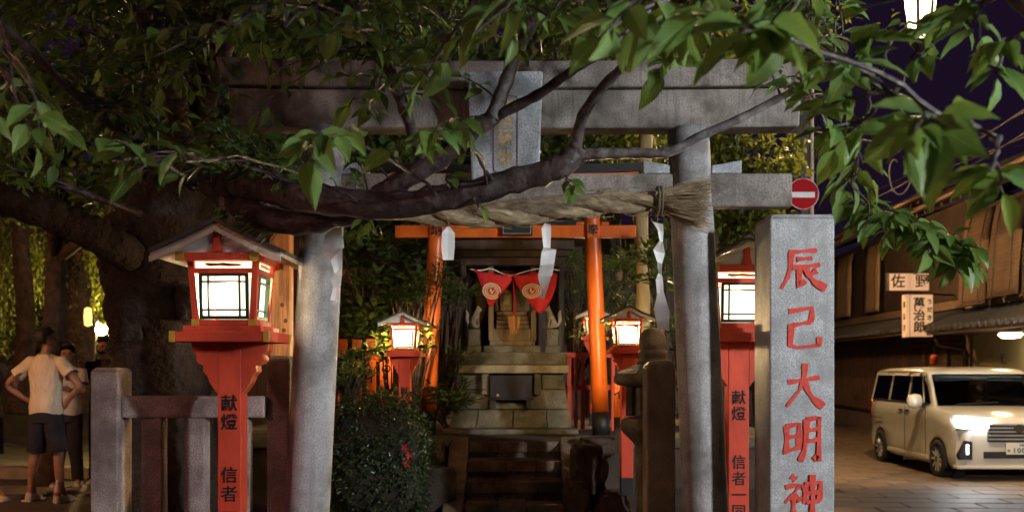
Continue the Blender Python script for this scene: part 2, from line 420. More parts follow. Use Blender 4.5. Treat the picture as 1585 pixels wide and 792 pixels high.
def brush(strokes, w, h, c, thick, depth=0.004):
    """hand-brushed character: strokes are polylines in a unit cell, drawn as swelling ribbons in the XZ plane facing -Y"""
    mb = MB()
    for st in strokes:
        pts = [Vector((c[0] + (x - 0.5) * w, 0, c[2] + (z - 0.5) * h)) for x, z in st]
        # resample smoothly
        dense = []
        for a, b in zip(pts[:-1], pts[1:]):
            for k in range(4): dense.append(a.lerp(b, k / 4))
        dense.append(pts[-1])
        n = len(dense)
        L, Rr = [], []
        for i, p in enumerate(dense):
            t = (dense[min(i + 1, n - 1)] - dense[max(i - 1, 0)]).normalized()
            s = Vector((-t.z, 0, t.x)); u = i / (n - 1)
            k = thick * (0.62 + 0.5 * abs(math.cos(PI * u)) ** 1.5) * (1.0 if u < 0.93 else 0.8)
            if abs(t.x) > 0.9: k *= 0.82
            if abs(t.x) > 0.4 and t.z < -0.3 and u > 0.6: k *= (1.35 if t.x > 0 else 0.55)
            L.append(p + s * k * 0.5); Rr.append(p - s * k * 0.5)
        f0 = c[1] - depth - 0.0006 * strokes.index(st)
        vs = [(q.x, f0, q.z) for q in L] + [(q.x, f0, q.z) for q in Rr] + [(q.x, c[1] + 0.001, q.z) for q in L] + [(q.x, c[1] + 0.001, q.z) for q in Rr]
        fs = []
        for i in range(n - 1):
            fs += [(i, i + 1, n + i + 1, n + i), (i, 2 * n + i, 2 * n + i + 1, i + 1), (n + i, n + i + 1, 3 * n + i + 1, 3 * n + i)]
        fs += [(0, n, 3 * n, 2 * n), (n - 1, 3 * n - 1, 4 * n - 1, 2 * n - 1)]
        mb.add(vs, fs)
    return mb

def lamp_light(name, parent, loc, power, color, radius=0.08):
    l = bpy.data.lights.new(name, 'POINT'); l.energy = power; l.color = color; l.shadow_soft_size = radius
    o = bpy.data.objects.new(name, l); COL.objects.link(o); o.parent = parent; o.location = loc
    return o
# ================================================================== the setting
ASPHALT = pm('packed_earth', (0.045, 0.035, 0.028), (0.085, 0.065, 0.05), rough=0.9, scale=3, bump=0.5, bscale=40, bdist=0.01)
PAVING = pm('street_paving', (0.085, 0.056, 0.034), (0.15, 0.10, 0.062), rough=0.55, scale=2.5, bump=0.4, bscale=60, bdist=0.006, rough2=0.75, speck=(0.75, 1.15), speck_scale=70)
PATH = pm('path_surface', (0.06, 0.045, 0.038), (0.10, 0.075, 0.06), rough=0.85, scale=2, bump=0.4, bscale=50)
KERB = pm('kerb_stone', (0.22, 0.18, 0.13), (0.32, 0.27, 0.20), rough=0.8, scale=6, bump=0.4, speck=(0.7, 1.15))

g = MB().add([(-150, -60, 0), (150, -60, 0), (150, 260, 0), (-150, 260, 0)], [(0, 1, 2, 3)]).build('ground', ASPHALT); g['kind'] = 'structure'

RA = -math.atan(0.07)                                   # the street runs four degrees off the line of sight
street = MB().span(-6.0, 2.45, -25, 70, 0.0, 0.006).build('street', pm('street_bed', (0.05, 0.038, 0.028), (0.08, 0.06, 0.045), rough=0.85, scale=4, bump=0.4, bscale=30))
street['kind'] = 'structure'; street.location = (6.0, 0, 0); street.rotation_euler = (0, 0, RA)
slab_meshes = []
for k in range(5):
    w, d = 0.885, 0.435
    mb = MB()
    h = [0.020 + random.uniform(0, 0.006) for _ in range(4)]
    bot = [(-w / 2, -d / 2, 0.006), (w / 2, -d / 2, 0.006), (w / 2, d / 2, 0.006), (-w / 2, d / 2, 0.006)]
    top = [(x * 0.975, y * 0.94, h[i]) for i, (x, y, z) in enumerate(bot)]
    mb.hexa(bot, top); me = mb.mesh('paving_slab'); me.materials.append(PAVING); slab_meshes.append(me)
n_slab = 0
for j in range(40):
    yy = 10.2 + j * 0.45
    for i in range(9):
        xx = -5.2 + i * 0.9 + (0.45 if j % 2 else 0) + 0.05 * math.sin(j * 3.1)
        wx = 6.0 + math.cos(RA) * xx - math.sin(RA) * yy; wy = math.sin(RA) * xx + math.cos(RA) * yy
        if xx > 2.3 or wx / wy < 0.30 or wx / wy > 0.60 or n_slab >= 300: continue
        o = link('paving_slab', random.choice(slab_meshes), None, street); o.location = (xx, yy, 0)
        o.rotation_euler = (0, 0, random.uniform(-0.02, 0.02)); n_slab += 1

# gutter kerb at the foot of the houses
kerb = MB().span(-0.15, 0.15, -20, 60, 0, 0.10).build('kerb', KERB, bevel=0.015); kerb['kind'] = 'structure'
kerb.location = (8.15, 0, 0); kerb.rotation_euler = (0, 0, RA)

path = MB().span(-30, -2.75, 7.4, 13.0, 0.0, 0.30).build('path', PATH); path['kind'] = 'structure'
edge = MB().span(-30, -2.75, 13.02, 13.3, 0.0, 0.22).build('path_edge', KERB); edge['kind'] = 'structure'
kst = MB().box((0, 0, 0), (1.16, 0.24, 0.26)).mesh('edge_stone'); kst.materials.append(KERB)
for i in range(9):
    o = link('edge_stone', kst, None, edge, bevel=0.02); o.location = (-9.6 + i * 1.2, 12.55, 0.315); o.rotation_euler = (0, random.uniform(-.01, .01), random.uniform(-.02, .02))
strip_mat = pm('pale_path_stone', (0.17, 0.135, 0.10), (0.25, 0.205, 0.155), rough=0.85, scale=5, bump=0.3, speck=(0.7, 1.15))
bank = MB().span(-30, -2.0, 13.31, 40, -0.2, 0.20).build('bank', ASPHALT); bank['kind'] = 'structure'
for i in range(8):                                     # flagstones of the path
    o = MB().box((-7.6 + i * 1.0, 11.35 + 0.10 * math.sin(i * 2), 0.306), (0.96, 0.62, 0.03)).build('flagstone', strip_mat, path, bevel=0.012)

# raised ground of the shrine
terrace = MB().span(-2.6, 2.38, 8.05, 15, 0, 1.10).build('terrace', pm('terrace_earth', (0.05, 0.035, 0.025), (0.09, 0.065, 0.045), rough=0.9, scale=3, bump=0.5, bscale=25)); terrace['kind'] = 'structure'
for x0, x1 in ((-2.6, -1.7), (-1.68, -1.1), (-1.08, -0.46), (0.50, 1.05), (1.07, 1.75), (1.77, 2.38)):
    MB().box(((x0 + x1) / 2, 8.12, 1.09), (x1 - x0 - 0.01, 0.26 + random.uniform(-.03, .03), 0.09)).build('cap_stone', STONE_OLD, terrace, bevel=0.02)
slope = MB().hexa([(-2.6, 6.1, 0), (2.0, 6.1, 0), (2.3, 8.04, 0), (-2.6, 8.04, 0)], [(-2.6, 6.6, 0.35), (1.9, 6.6, 0.35), (2.2, 8.04, 0.72), (-2.6, 8.04, 0.72)])
slope = slope.build('shrine_slope', ASPHALT); slope['kind'] = 'structure'

def rock_mesh(seed, sx, sy, sz):
    bm = bmesh.new(); bmesh.ops.create_icosphere(bm, subdivisions=4, radius=1.0)
    rr = random.Random(seed); ph = [rr.uniform(0, 6) for _ in range(9)]
    for v in bm.verts:
        p = v.co
        k = 1 + 0.16 * math.sin(2.3 * p.x + ph[0]) + 0.14 * math.sin(2.9 * p.y + ph[1]) + 0.12 * math.sin(3.7 * p.z + ph[2]) + 0.06 * math.sin(7 * p.x + 5 * p.y + ph[3]) + 0.05 * math.sin(9 * p.z - 6 * p.y + ph[4])
        w_ = p * 1.7 + Vector((seed * 3.1, seed, 0)); q = p * (k + .30 * noise.fractal(w_, 1.0, 2.0, 5) - .10 * abs(noise.noise(w_ * 2.3)))
        q = Vector([max(-0.86, min(0.86, c)) for c in q])
        v.co = (q.x * sx, q.y * sy, q.z * sz)
    me = bpy.data.meshes.new('rock'); bm.to_mesh(me); bm.free()
    return me
rocks = [  # x, y in photo, depth, half sizes, where
    (676, 760, 7.3, .17, .16, .22, 'dark boulder left of the shrine steps, beside the clipped bush'),
    (664, 705, 7.75, .14, .14, .16, 'smaller dark rock above the boulder left of the shrine steps'),
    (912, 735, 7.2, .16, .16, .26, 'tall dark boulder right of the shrine steps'),
    (945, 785, 6.9, .15, .14, .14, 'low pale-topped rock at the foot of the red post right of the steps'),
    (925, 690, 7.85, .16, .12, .08, 'flat rock under the orange gate pillar right of the steps'),
    (893, 775, 6.9, .11, .14, .16, 'small dark rock touching the right cheek of the steps'),
]
for i, (x, y, Y, a, b, c, lab) in enumerate(rocks):
    o = link('rock', rock_mesh(i + 3, a, b, c), ROCK, None, P(x, y, Y), smooth=True); tag(o, lab, 'rock', 'rocks around the shrine steps')

# ================================================================== stone torii
T = thing('stone_torii', 'weathered grey granite torii gate standing over the shrine path', 'torii gate', (-0.037, 5.70, 0))
for sx, xb, xt in ((-1, -1.185, -1.020), (1, 1.185, 1.045)):
    mb = MB()
    pts = [(xb + (xt - xb) * k / 10, 0, 3.06 * k / 10) for k in range(11)]
    mb.tube(pts, [0.134 - 0.016 * k / 10 for k in range(11)], n=32)
    mb.build('pillar', GRANITE, T, smooth=True)
def bent_beam(z0, z1, hx, y0, y1, lift, flare, n=16):
    vs, fs = [], []
    for i in range(n + 1):
        u = -1 + 2 * i / n
        l = lift * abs(u) ** 3
        xb, xt = u * hx, u * (hx + flare)
        vs += [(xb, y0, z0 + l), (xb, y1, z0 + l), (xt, y1, z1 + l * 1.2), (xt, y0, z1 + l * 1.2)]
    for i in range(n):
        a, b = 4 * i, 4 * i + 4
        for k in range(4): fs.append((a + k, a + (k + 1) % 4, b + (k + 1) % 4, b + k))
    fs += [(3, 2, 1, 0), (4 * n, 4 * n + 1, 4 * n + 2, 4 * n + 3)]
    return MB().add(vs, fs)
for nm_, bm_ in (('lower_lintel', bent_beam(3.045, 3.262, 1.66, -0.085, 0.095, 0.010, 0.012)), ('top_lintel', bent_beam(3.264, 3.415, 1.69, -0.125, 0.135, 0.02, 0.05))):
    bm_.v = [(x if x > 0 else x * .935, y, z) for x, y, z in bm_.v]; bm_.build(nm_, GRANITE_BEAM, T, bevel=0.012)
MB().box((0, 0, 2.70), (3.255, 0.115, 0.19)).build('tie_beam', GRANITE_BEAM, T, bevel=0.012)
for sx in (-1, 1):
    for side in (-1, 1):
        x0 = sx * 1.063 + side * 0.11; x1 = x0 + side * 0.17
        MB().prism([(x0, 2.797), (x1, 2.797), (x1, 2.872), (x0, 2.842)], -0.045, 0.045, 'xz').build('wedge', GRANITE_BLUE if sx < 2 else GRANITE, T, bevel=0.006)
# stone tablet between the beams, leaning forward
tb = MB()
def tab_pt(x, z, d):                                  # tablet frame: leans towards the viewer at its top
    return (x, -0.17 - (z - 2.7) * 0.20 + d, z)
bw, tw = 0.187, 0.205
tb.hexa([tab_pt(-bw, 2.715, 0), tab_pt(bw, 2.715, 0), tab_pt(bw, 2.715, .07), tab_pt(-bw, 2.715, .07)],
        [tab_pt(-tw, 3.305, 0), tab_pt(tw, 3.305, 0), tab_pt(tw, 3.305, .07), tab_pt(-tw, 3.305, .07)])
tablet = tb.build('tablet', GRANITE_BLUE, T, bevel=0.012)
MB().box((0, -0.10, 2.93), (0.10, 0.07, 0.08)).build('tablet_bracket', GRANITE_BEAM, T)
ring = []
for k in range(28):                                   # incised rounded frame line
    pass
def rounded(hw, z0, z1, r):
    pts = []
    for cx, cz, a0 in ((hw - r, z1 - r, 0), (-hw + r, z1 - r, 90), (-hw + r, z0 + r, 180), (hw - r, z0 + r, 270)):
        for k in range(5):
            a = R(a0 + 22.5 * k); pts.append((cx + r * math.cos(a), cz + r * math.sin(a)))
    return pts
lp = [Vector(tab_pt(x, z, -0.002)) for x, z in rounded(0.066, 2.775, 3.175, 0.02)]
MB().tube(lp + [lp[0]], 0.0026, n=5, caps=False).build('frame_line', pm('dark_red_line', (0.16, 0.03, 0.04), (0.22, 0.05, 0.06), rough=0.8), tablet)
gilt = pm('worn_gilding', (0.42, 0.30, 0.14), (0.62, 0.46, 0.24), rough=0.6, scale=60, lo=0.4, hi=0.6, stain=(0.28, 0.22, 0.14), stain_scale=40)
letters('辰巳神社', 0.088, 0.088, gilt, tablet, lambda x, y, z: tab_pt(x, 3.110 + z, y - 0.001), bold=0.0035, name='gilt_character')

# ================================================================== straw rope
rope_px = [(432, 327), (470, 322), (540, 318), (600, 320), (660, 327), (720, 332), (780, 331), (840, 325), (900, 317), (960, 313), (1018, 311)]
def catmull(pts, n=6):
    out = []
    q = [pts[0]] + list(pts) + [pts[-1]]
    for i in range(1, len(q) - 2):
        for k in range(n):
            t = k / n
            a, b, c, d = q[i - 1], q[i], q[i + 1], q[i + 2]
            out.append(0.5 * ((2 * b) + (c - a) * t + (2 * a - 5 * b + 4 * c - d) * t * t + (3 * b - a - 3 * c + d) * t ** 3))
    out.append(pts[-1]); return out
rope_pts = catmull([P(x, y, 5.47) for x, y in rope_px], 10)
ROPE = thing('straw_rope', 'thick twisted straw rope hung across the stone torii, frayed at both ends', 'rope', tuple(P(725, 330, 5.47)))
off = Vector(ROPE.location)
for s in range(3):
    pts, rad = [], []
    for i, p in enumerate(rope_pts):
        u = i / (len(rope_pts) - 1)
        a = 2 * PI * s / 3 + u * 2 * PI * 2.6
        big = 0.70 + 0.30 * math.sin(PI * min(1, max(0, u))) ** 0.5
        pts.append(p - off + Vector((0, math.cos(a), math.sin(a))) * 0.033 * big)
        rad.append(0.041 * big * (1 + 0.06 * math.sin(i * 1.7 + s)))
    MB().tube(pts, rad, n=12).build('strand', STRAW, ROPE, smooth=True)
# loose straws along the rope
mb = MB()
for k in range(260):
    i = random.randrange(2, len(rope_pts) - 3); p = rope_pts[i] - off
    a = random.uniform(0, 2 * PI); r0 = 0.074
    q0 = p + Vector((0, math.cos(a), math.sin(a))) * r0
    t = (rope_pts[i + 1] - rope_pts[i - 1]).normalized()
    a2 = a + random.uniform(.3, .9)
    q1 = p + t * random.uniform(.04, .12) + Vector((0, math.cos(a2), math.sin(a2))) * (r0 + random.uniform(0, .010))
    mb.tube([q0, (q0 + q1) / 2 + Vector((0, math.cos(a), math.sin(a))) * .006, q1], 0.0014, n=3, caps=False)
mb.build('loose_straw', STRAW, ROPE, kind='stuff')
def tassel(base, direc, L, spread, n, seed):
    rr = random.Random(seed); mb = MB(); d = Vector(direc).normalized()
    s1 = d.orthogonal().normalized(); s2 = d.cross(s1)
    for k in range(n):
        a = rr.uniform(0, 2 * PI); r = math.sqrt(rr.random())
        o = (s1 * math.cos(a) + s2 * math.sin(a))
        q0 = Vector(base) + o * r * 0.055
        l = L * rr.uniform(0.72, 1.0)
        q2 = Vector(base) + d * l + o * r * spread * (l / L) + Vector((rr.gauss(0, .006), rr.gauss(0, .006), rr.gauss(0, .008) - .02 * r))
        q1 = q0.lerp(q2, .45) + o * r * .008
        mb.tube([q0, q1, q2], [0.0030, 0.0026, 0.0012], n=4, caps=False)
    return mb
tassel(P(1020, 311, 5.47) - off, (1.0, -0.05, -0.01), 0.29, 0.165, 620, 3).build('frayed_end', STRAW, ROPE, kind='stuff')
tassel(P(432, 327, 5.47) - off, P(368, 362, 4.98) - P(432, 327, 5.47), 0.52, 0.13, 110, 4).build('frayed_end', STRAW, ROPE, kind='stuff')
for x, y in ((1021, 311), (433, 327)):
    c = P(x, y, 5.47) - off
    for dx in (-0.012, 0.006):
        cp = [c + Vector((dx, 0.078 * math.cos(a), 0.078 * math.sin(a))) for a in [2 * PI * k / 16 for k in range(17)]]
        MB().tube(cp, 0.0065, n=6, caps=False).build('binding_cord', pm('cord', (0.10, 0.075, 0.045), (0.17, 0.13, 0.08), rough=0.9), ROPE, smooth=True)

# paper streamers: folded strips hanging from the rope (each corner pair is a fold line of the strip)
def streamer(label, folds, Y):
    """folds: (left x, y, right x, y, dY) per fold line in photo pixels at depth Y"""
    base = P(folds[0][0], folds[0][1], Y)
    mb = MB(); vs = []
    sub = []
    for a, b in zip(folds[:-1], folds[1:]):
        for k in range(4):
            t = k / 4
            sub.append([a[i] + (b[i] - a[i]) * t for i in range(5)] + [0.004 * math.sin(PI * t)])
    sub.append(list(folds[-1]) + [0])
    th = 0.0012
    for s in sub:
        l = P(s[0], s[1], Y + s[4] + s[5]) - base; r = P(s[2], s[3], Y + s[4] * 0.6 + s[5]) - base
        m = (l + r) / 2 + Vector((0, 0.004, 0))
        vs += [l, m, r]
    n = len(sub)
    front = [(3 * i + j, 3 * i + j + 1, 3 * i + j + 4, 3 * i + j + 3) for i in range(n - 1) for j in range(2)]
    mb.add(vs, front)
    me = mb.mesh('paper_streamer'); o = link('paper_streamer', me, PAPER, None, base)
    so = o.modifiers.new('thickness', 'SOLIDIFY'); so.thickness = th
    top = P((folds[0][0] + folds[0][2]) / 2, folds[0][1], Y) - base
    MB().tube([top + Vector((0, 0, -0.005)), top + Vector((0.002, 0.01, 0.05)), top + Vector((0.0, 0.03, 0.11))], 0.0016, n=4).build('string', STRAW, o)
    tag(o, label, 'paper streamer', 'white zigzag paper streamers on the rope')
streamer('zigzag white paper streamer hanging against the left granite pillar', [(517, 335, 536, 333, 0), (521, 351, 539, 351, 0.0), (503, 362, 528, 350, -.03), (497, 393, 533, 383, .02), (512, 402, 530, 384, -.02), (518, 424, 530, 412, .03), (512, 432, 529, 430, -.03), (516, 445, 527, 445, .02), (511, 464, 524, 466, 0)], 5.34)
streamer('short straight white paper streamer between the two red gate pillars, left of the curtains', [(692, 350, 696, 350, 0), (684, 360, 704, 361, 0.0), (683, 380, 704, 382, .015), (685, 402, 702, 402, .0)], 5.42)
streamer('long zigzag white paper streamer hanging in front of the red curtains', [(843, 345, 852, 347, 0), (838, 354, 853, 353, .02), (841, 382, 852, 384, -.02), (838, 391, 861, 386, .02), (836, 410, 858, 408, -.03), (833, 424, 855, 425, .03), (833, 430, 853, 428, -.02), (838, 447, 848, 444, .01), (836, 460, 842, 463, 0)], 5.40)
streamer('long twisting white paper streamer beside the right granite pillar', [(1010, 343, 1026, 347, 0), (1018, 356, 1027, 358, .02), (1021, 372, 1026, 374, -.02), (1011, 386, 1029, 392, .03), (1017, 404, 1025, 408, -.03), (1019, 422, 1024, 424, .03), (1015, 432, 1026, 430, -.02), (1017, 455, 1027, 450, .02), (1012, 478, 1036, 480, -.02), (1018, 508, 1036, 512, .01)], 5.40)

# ================================================================== inscribed stone pillar
NPW = 0.344
NPX = (1192 - CX) * 5.30 / F
npil = thing('inscribed_stone_pillar', 'tall pale granite pillar with carved red characters beside the torii', 'stone pillar', (NPX + NPW / 2, 5.30 + NPW / 2, 0))
mb = MB(); mb.box((0, 0, 1.245), (NPW, NPW, 2.49)); h = NPW / 2
mb2 = MB().hexa([(-h, -h, 2.4902), (h, -h, 2.4902), (h, h, 2.4902), (-h, h, 2.4902)], [(-h * .94, -h * .94, 2.512), (h * .94, -h * .94, 2.512), (h * .94, h * .94, 2.512), (-h * .94, h * .94, 2.512)])
mb.build('shaft', pm('polished_granite', (0.42, 0.435, 0.45), (0.54, 0.55, 0.56), rough=0.6, scale=10, speck=(0.55, 1.15), speck_scale=150, stain=(0.27, 0.275, 0.28), stain_scale=7, streak=(0.30, 0.29, 0.28), bump=0.2, bscale=90, bdist=0.003), npil, bevel=0.008)
mb2.build('cap', GRANITE, npil, bevel=0.006)
K = {
 '辰': [[(.20, .90), (.50, .93), (.80, .95)], [(.24, .90), (.23, .60), (.16, .32), (.02, .06)], [(.36, .74), (.70, .77)], [(.27, .55), (.60, .58), (.88, .61)], [(.42, .55), (.41, .30), (.39, .12), (.55, .24)], [(.80, .48), (.70, .40), (.58, .35)], [(.55, .56), (.62, .36), (.76, .20), (1.0, .06)]],
 '己': [[(.08, .86), (.40, .90), (.74, .95), (.72, .76), (.70, .62)], [(.16, .55), (.45, .60), (.71, .63)], [(.16, .58), (.14, .35), (.12, .12), (.30, .07), (.60, .09), (.92, .12), (.93, .20), (.93, .30)]],
 '大': [[(.08, .58), (.45, .63), (.88, .69)], [(.52, .99), (.50, .74), (.38, .42), (.05, .06)], [(.50, .60), (.60, .38), (.74, .22), (.97, .06)]],
 '明': [[(.10, .80), (.11, .55), (.10, .24)], [(.10, .79), (.26, .82), (.42, .85), (.42, .60), (.41, .30)], [(.12, .55), (.40, .59)], [(.02, .24), (.22, .29), (.44, .35)], [(.60, .94), (.59, .55), (.54, .25), (.44, .04)], [(.60, .93), (.76, .96), (.92, .98), (.91, .50), (.90, .06), (.78, .16)], [(.61, .70), (.88, .74)], [(.60, .47), (.88, .51)]],
 '神': [[(.20, .99), (.32, .90)], [(.06, .72), (.24, .76), (.42, .79), (.25, .55), (.04, .36)], [(.26, .58), (.26, .30), (.25, -.06)], [(.30, .52), (.44, .42)], [(.54, .79), (.55, .55), (.56, .36)], [(.54, .79), (.74, .82), (.94, .85), (.92, .60), (.90, .40)], [(.56, .58), (.91, .61)], [(.57, .38), (.91, .41)], [(.73, 1.02), (.73, .50), (.72, -.10)]],
}
for ch, xc, yc, w, hgt in (('辰', 1243, 417, 70, 66), ('己', 1244, 507, 56, 70), ('大', 1245, 597, 62, 72), ('明', 1242, 680, 62, 72), ('神', 1243, 768, 62, 66)):
    c = P(xc, yc, 5.30) - Vector(npil.location)
    brush(K[ch], w * 5.3 / F, hgt * 5.3 / F, (c.x, -NPW / 2 - 0.0005, c.z), 0.031).build('red_character', LETTER_RED, npil)

# ================================================================== red wooden lanterns
def lantern(label, loc, s, pz, pw, pane, group, text=None, tsize=0.092, tz=None, base_black=0.0, bulb=85.0):
    """pz: height of the bearing plate above the lantern's foot; s: scale of the head"""
    L = thing('red_lantern', label, 'lantern', loc, 0, group)
    Z = lambda z: pz + (z - 1.83) * s
    def bx(name, mat, x0, x1, y0, y1, z0, z1, par=L, bev=0.004):
        return MB().span(x0 * s, x1 * s, y0 * s, y1 * s, Z(z0), Z(z1)).build(name, mat, par, bevel=bev * s)
    z_low = base_black
    if base_black:
        MB().span(-pw / 2 * 1.06, pw / 2 * 1.06, -pw / 2 * 1.06, pw / 2 * 1.06, 0, base_black).build('black_foot', BLACK, L, bevel=0.004)
    post = MB().span(-pw / 2, pw / 2, -pw / 2, pw / 2, z_low, pz - 0.001).build('post', RED, L, bevel=0.006)
    if text:
        for txt, zc in text:
            letters(txt, tsize, tsize * 1.10, INK, post, lambda x, y, z: (x, y - pw / 2 - 0.002, z + zc), bold=tsize * 0.012)
    p2 = pw / 2 / s
    prof = [(p2, 1.829), (.205, 1.829), (.20, 1.785), (.178, 1.765), (.182, 1.735), (.165, 1.715), (.140, 1.705), (.143, 1.675), (.120, 1.650), (.108, 1.615), (.088, 1.585), (p2, 1.555)]
    th = 0.047
    th = p2 - .002
    for k in (0, 2):
        a = k * PI / 2
        poly = [(r * s, Z(z)) for r, z in prof]
        mb = MB().prism(poly, -th * s, th * s, 'xz'); br = mb.build('bracket', RED, L, bevel=0.004 * s); br.rotation_euler = (0, 0, a)
        edge = MB()
        for (r0, z0), (r1, z1) in zip(prof[1:-1], prof[2:]):
            e0 = Vector((r0 * s, 0, Z(z0))); e1 = Vector((r1 * s, 0, Z(z1))); t = (e1 - e0).normalized(); nn = Vector((-t.z, 0, t.x)) * -0.003 * s
            q = []
            for yy in (-th * s * .98, -th * s * .55):
                q += [(e0.x + abs(nn.x) , yy, e0.z + nn.z * 0), (e1.x + abs(nn.x), yy, e1.z + nn.z * 0)]
            edge.add([q[0], q[1], q[3], q[2]], [(0, 1, 2, 3)])
        if k in (0, 2): edge.build('bracket_trim', GOLD, br)
    bx('bearing_plate', RED, -.255, .255, -.255, .255, 1.83, 1.883)
    for sx in (-1, 1):
        for sy in (-1, 1):
            MB().box((sx * .2435 * s, sy * .2435 * s, Z(1.8565)), (.030 * s, .030 * s, .057 * s)).build('corner_fitting', GOLD, L, bevel=0.002 * s)
    bx('upper_plate', RED, -.205, .205, -.205, .205, 1.884, 1.915)
    bx('base_frame', RED, -.172, .172, -.172, .172, 1.916, 1.948)
    for sx in (-1, 1):
        for sy in (-1, 1):
            MB().box((sx * .148 * s, sy * .165 * s, Z(1.932)), (.040 * s, .022 * s, .036 * s)).build('corner_fitting', GOLD, L, bevel=0.002 * s)
    hb, ht, t = .150, .172, .017
    for sx in (-1, 1):
        for sy in (-1, 1):
            def ring4(h, z): return [((sx * h + a) * s, (sy * h + b) * s, Z(z)) for a, b in ((-t, -t), (t, -t), (t, t), (-t, t))]
            MB().hexa(ring4(hb, 1.9485), ring4(ht, 2.288)).build('corner_post', RED, L, bevel=0.003 * s)
    lerp = lambda z: hb + (ht - hb) * (z - 1.9485) / (2.288 - 1.9485)
    for k in range(4):
        a = k * PI / 2
        def face(z0, z1, hw, d0, d1, name, mat, par=L, x0=None, x1=None):
            y0, y1 = lerp(z0), lerp(z1)
            xa0, xb0 = (-hw, hw) if x0 is None else (x0, x1)
            bot = [(xa0 * s, -(y0 + d0) * s, Z(z0)), (xb0 * s, -(y0 + d0) * s, Z(z0)), (xb0 * s, -(y0 + d1) * s, Z(z0)), (xa0 * s, -(y0 + d1) * s, Z(z0))]
            top = [(xa0 * s, -(y1 + d0) * s, Z(z1)), (xb0 * s, -(y1 + d0) * s, Z(z1)), (xb0 * s, -(y1 + d1) * s, Z(z1)), (xa0 * s, -(y1 + d1) * s, Z(z1))]
            o = MB().hexa(bot, top).build(name, mat, par)
            if par is L: o.rotation_euler = (0, 0, a)
            return o
        pn = face(1.955, 2.186, .123, -.006, -.010, 'pane', pane)
        fr = MB()
        def fb(x0, x1, z0, z1):
            y0, y1 = lerp(z0), lerp(z1)
            fr.hexa([(x0 * s, -(y0 + .010) * s, Z(z0)), (x1 * s, -(y0 + .010) * s, Z(z0)), (x1 * s, -(y0 - .004) * s, Z(z0)), (x0 * s, -(y0 - .004) * s, Z(z0))],
                    [(x0 * s, -(y1 + .010) * s, Z(z1)), (x1 * s, -(y1 + .010) * s, Z(z1)), (x1 * s, -(y1 - .004) * s, Z(z1)), (x0 * s, -(y1 - .004) * s, Z(z1))])
        fb(-.130, -.113, 1.950, 2.189); fb(.113, .130, 1.950, 2.189); fb(-.113, .113, 1.950, 1.968); fb(-.113, .113, 2.175, 2.189)
        fr.build('pane_frame', GREEN, pn)
        mu = MB(); fr = mu
        fb(-.086, -.077, 1.968, 2.175); fb(.077, .086, 1.968, 2.175); fb(-.113, -.086, 1.995, 2.004); fb(-.077, .077, 1.995, 2.004); fb(.086, .113, 1.995, 2.004)
        fb(-.113, -.086, 2.142, 2.151); fb(-.077, .077, 2.142, 2.151); fb(.086, .113, 2.142, 2.151)
        mu.build('muntin', GREEN, pn)
        face(2.190, 2.216, .152, -.016, .016, 'head_rail', RED)
        tr = face(2.217, 2.254, .148, -.008, -.004, 'transom', TRANSOM)
        # gilded openwork motif in the transom
        mo = MB(); y = -(lerp(2.235) + .012)
        mo.prism([(x * s, Z(2.2355) + z * s) for x, z in ((-.10, 0), (-.085, .010), (-.03, .007), (0, .011), (.04, .006), (.09, .004), (.105, 0), (.08, -.008), (.03, -.010), (-.02, -.006), (-.07, -.010))], y * s, (y + .006) * s)
        mo.build('transom_motif', pm('gilt', (0.75, 0.55, 0.20), (0.85, 0.65, 0.28), rough=0.4, metal=0.2), tr)
        face(2.255, 2.288, .175, -.020, .020, 'eave_beam', RED)
    lamp_light('bulb', L, (0, 0, Z(2.07)), bulb, (1.0, 0.74, 0.40) if s < .9 else (1.0, 0.84, 0.58), .05 * s)
    # gable ends, ridge along the lantern's depth
    for sy in (-1, 1):
        y0, y1 = sorted((sy * .262, sy * .272))
        MB().prism([(-.245 * s, Z(2.2885)), (.245 * s, Z(2.2885)), (.018 * s, Z(2.412)), (-.018 * s, Z(2.412))], y0 * s, y1 * s).build('gable_panel', WHITE, L)
        y0, y1 = sorted((sy * .215, sy * .290))
        MB().span(-.205 * s, .205 * s, y0 * s, y1 * s, Z(2.247), Z(2.288)).build('gable_beam', RED, L, bevel=.004 * s)
        y0, y1 = sorted((sy * .2725, sy * .294))
        MB().prism([(-.030 * s, Z(2.290)), (.030 * s, Z(2.290)), (.018 * s, Z(2.340)), (.020 * s, Z(2.395)), (-.020 * s, Z(2.395)), (-.018 * s, Z(2.340))], y0 * s, y1 * s).build('gable_strut', RED, L, bevel=0.003 * s)
        MB().box((0, sy * .300 * s, Z(2.412)), (.050 * s, .030 * s, .046 * s)).build('ridge_fitting', GOLD, L, bevel=0.003 * s)
        for sx in (-1, 1):
            MB().box((sx * .190 * s, sy * .283 * s, Z(2.2675)), (.045 * s, .030 * s, .048 * s)).build('eave_fitting', GOLD, L, bevel=0.003 * s)
    MB().span(-.022 * s, .022 * s, -.285 * s, .285 * s, Z(2.392), Z(2.426)).build('ridge_beam', RED, L, bevel=0.003 * s)
    def roof_profile(u): return (u * .335, 2.440 - .185 * u + .028 * u * u)       # slightly hollow slope
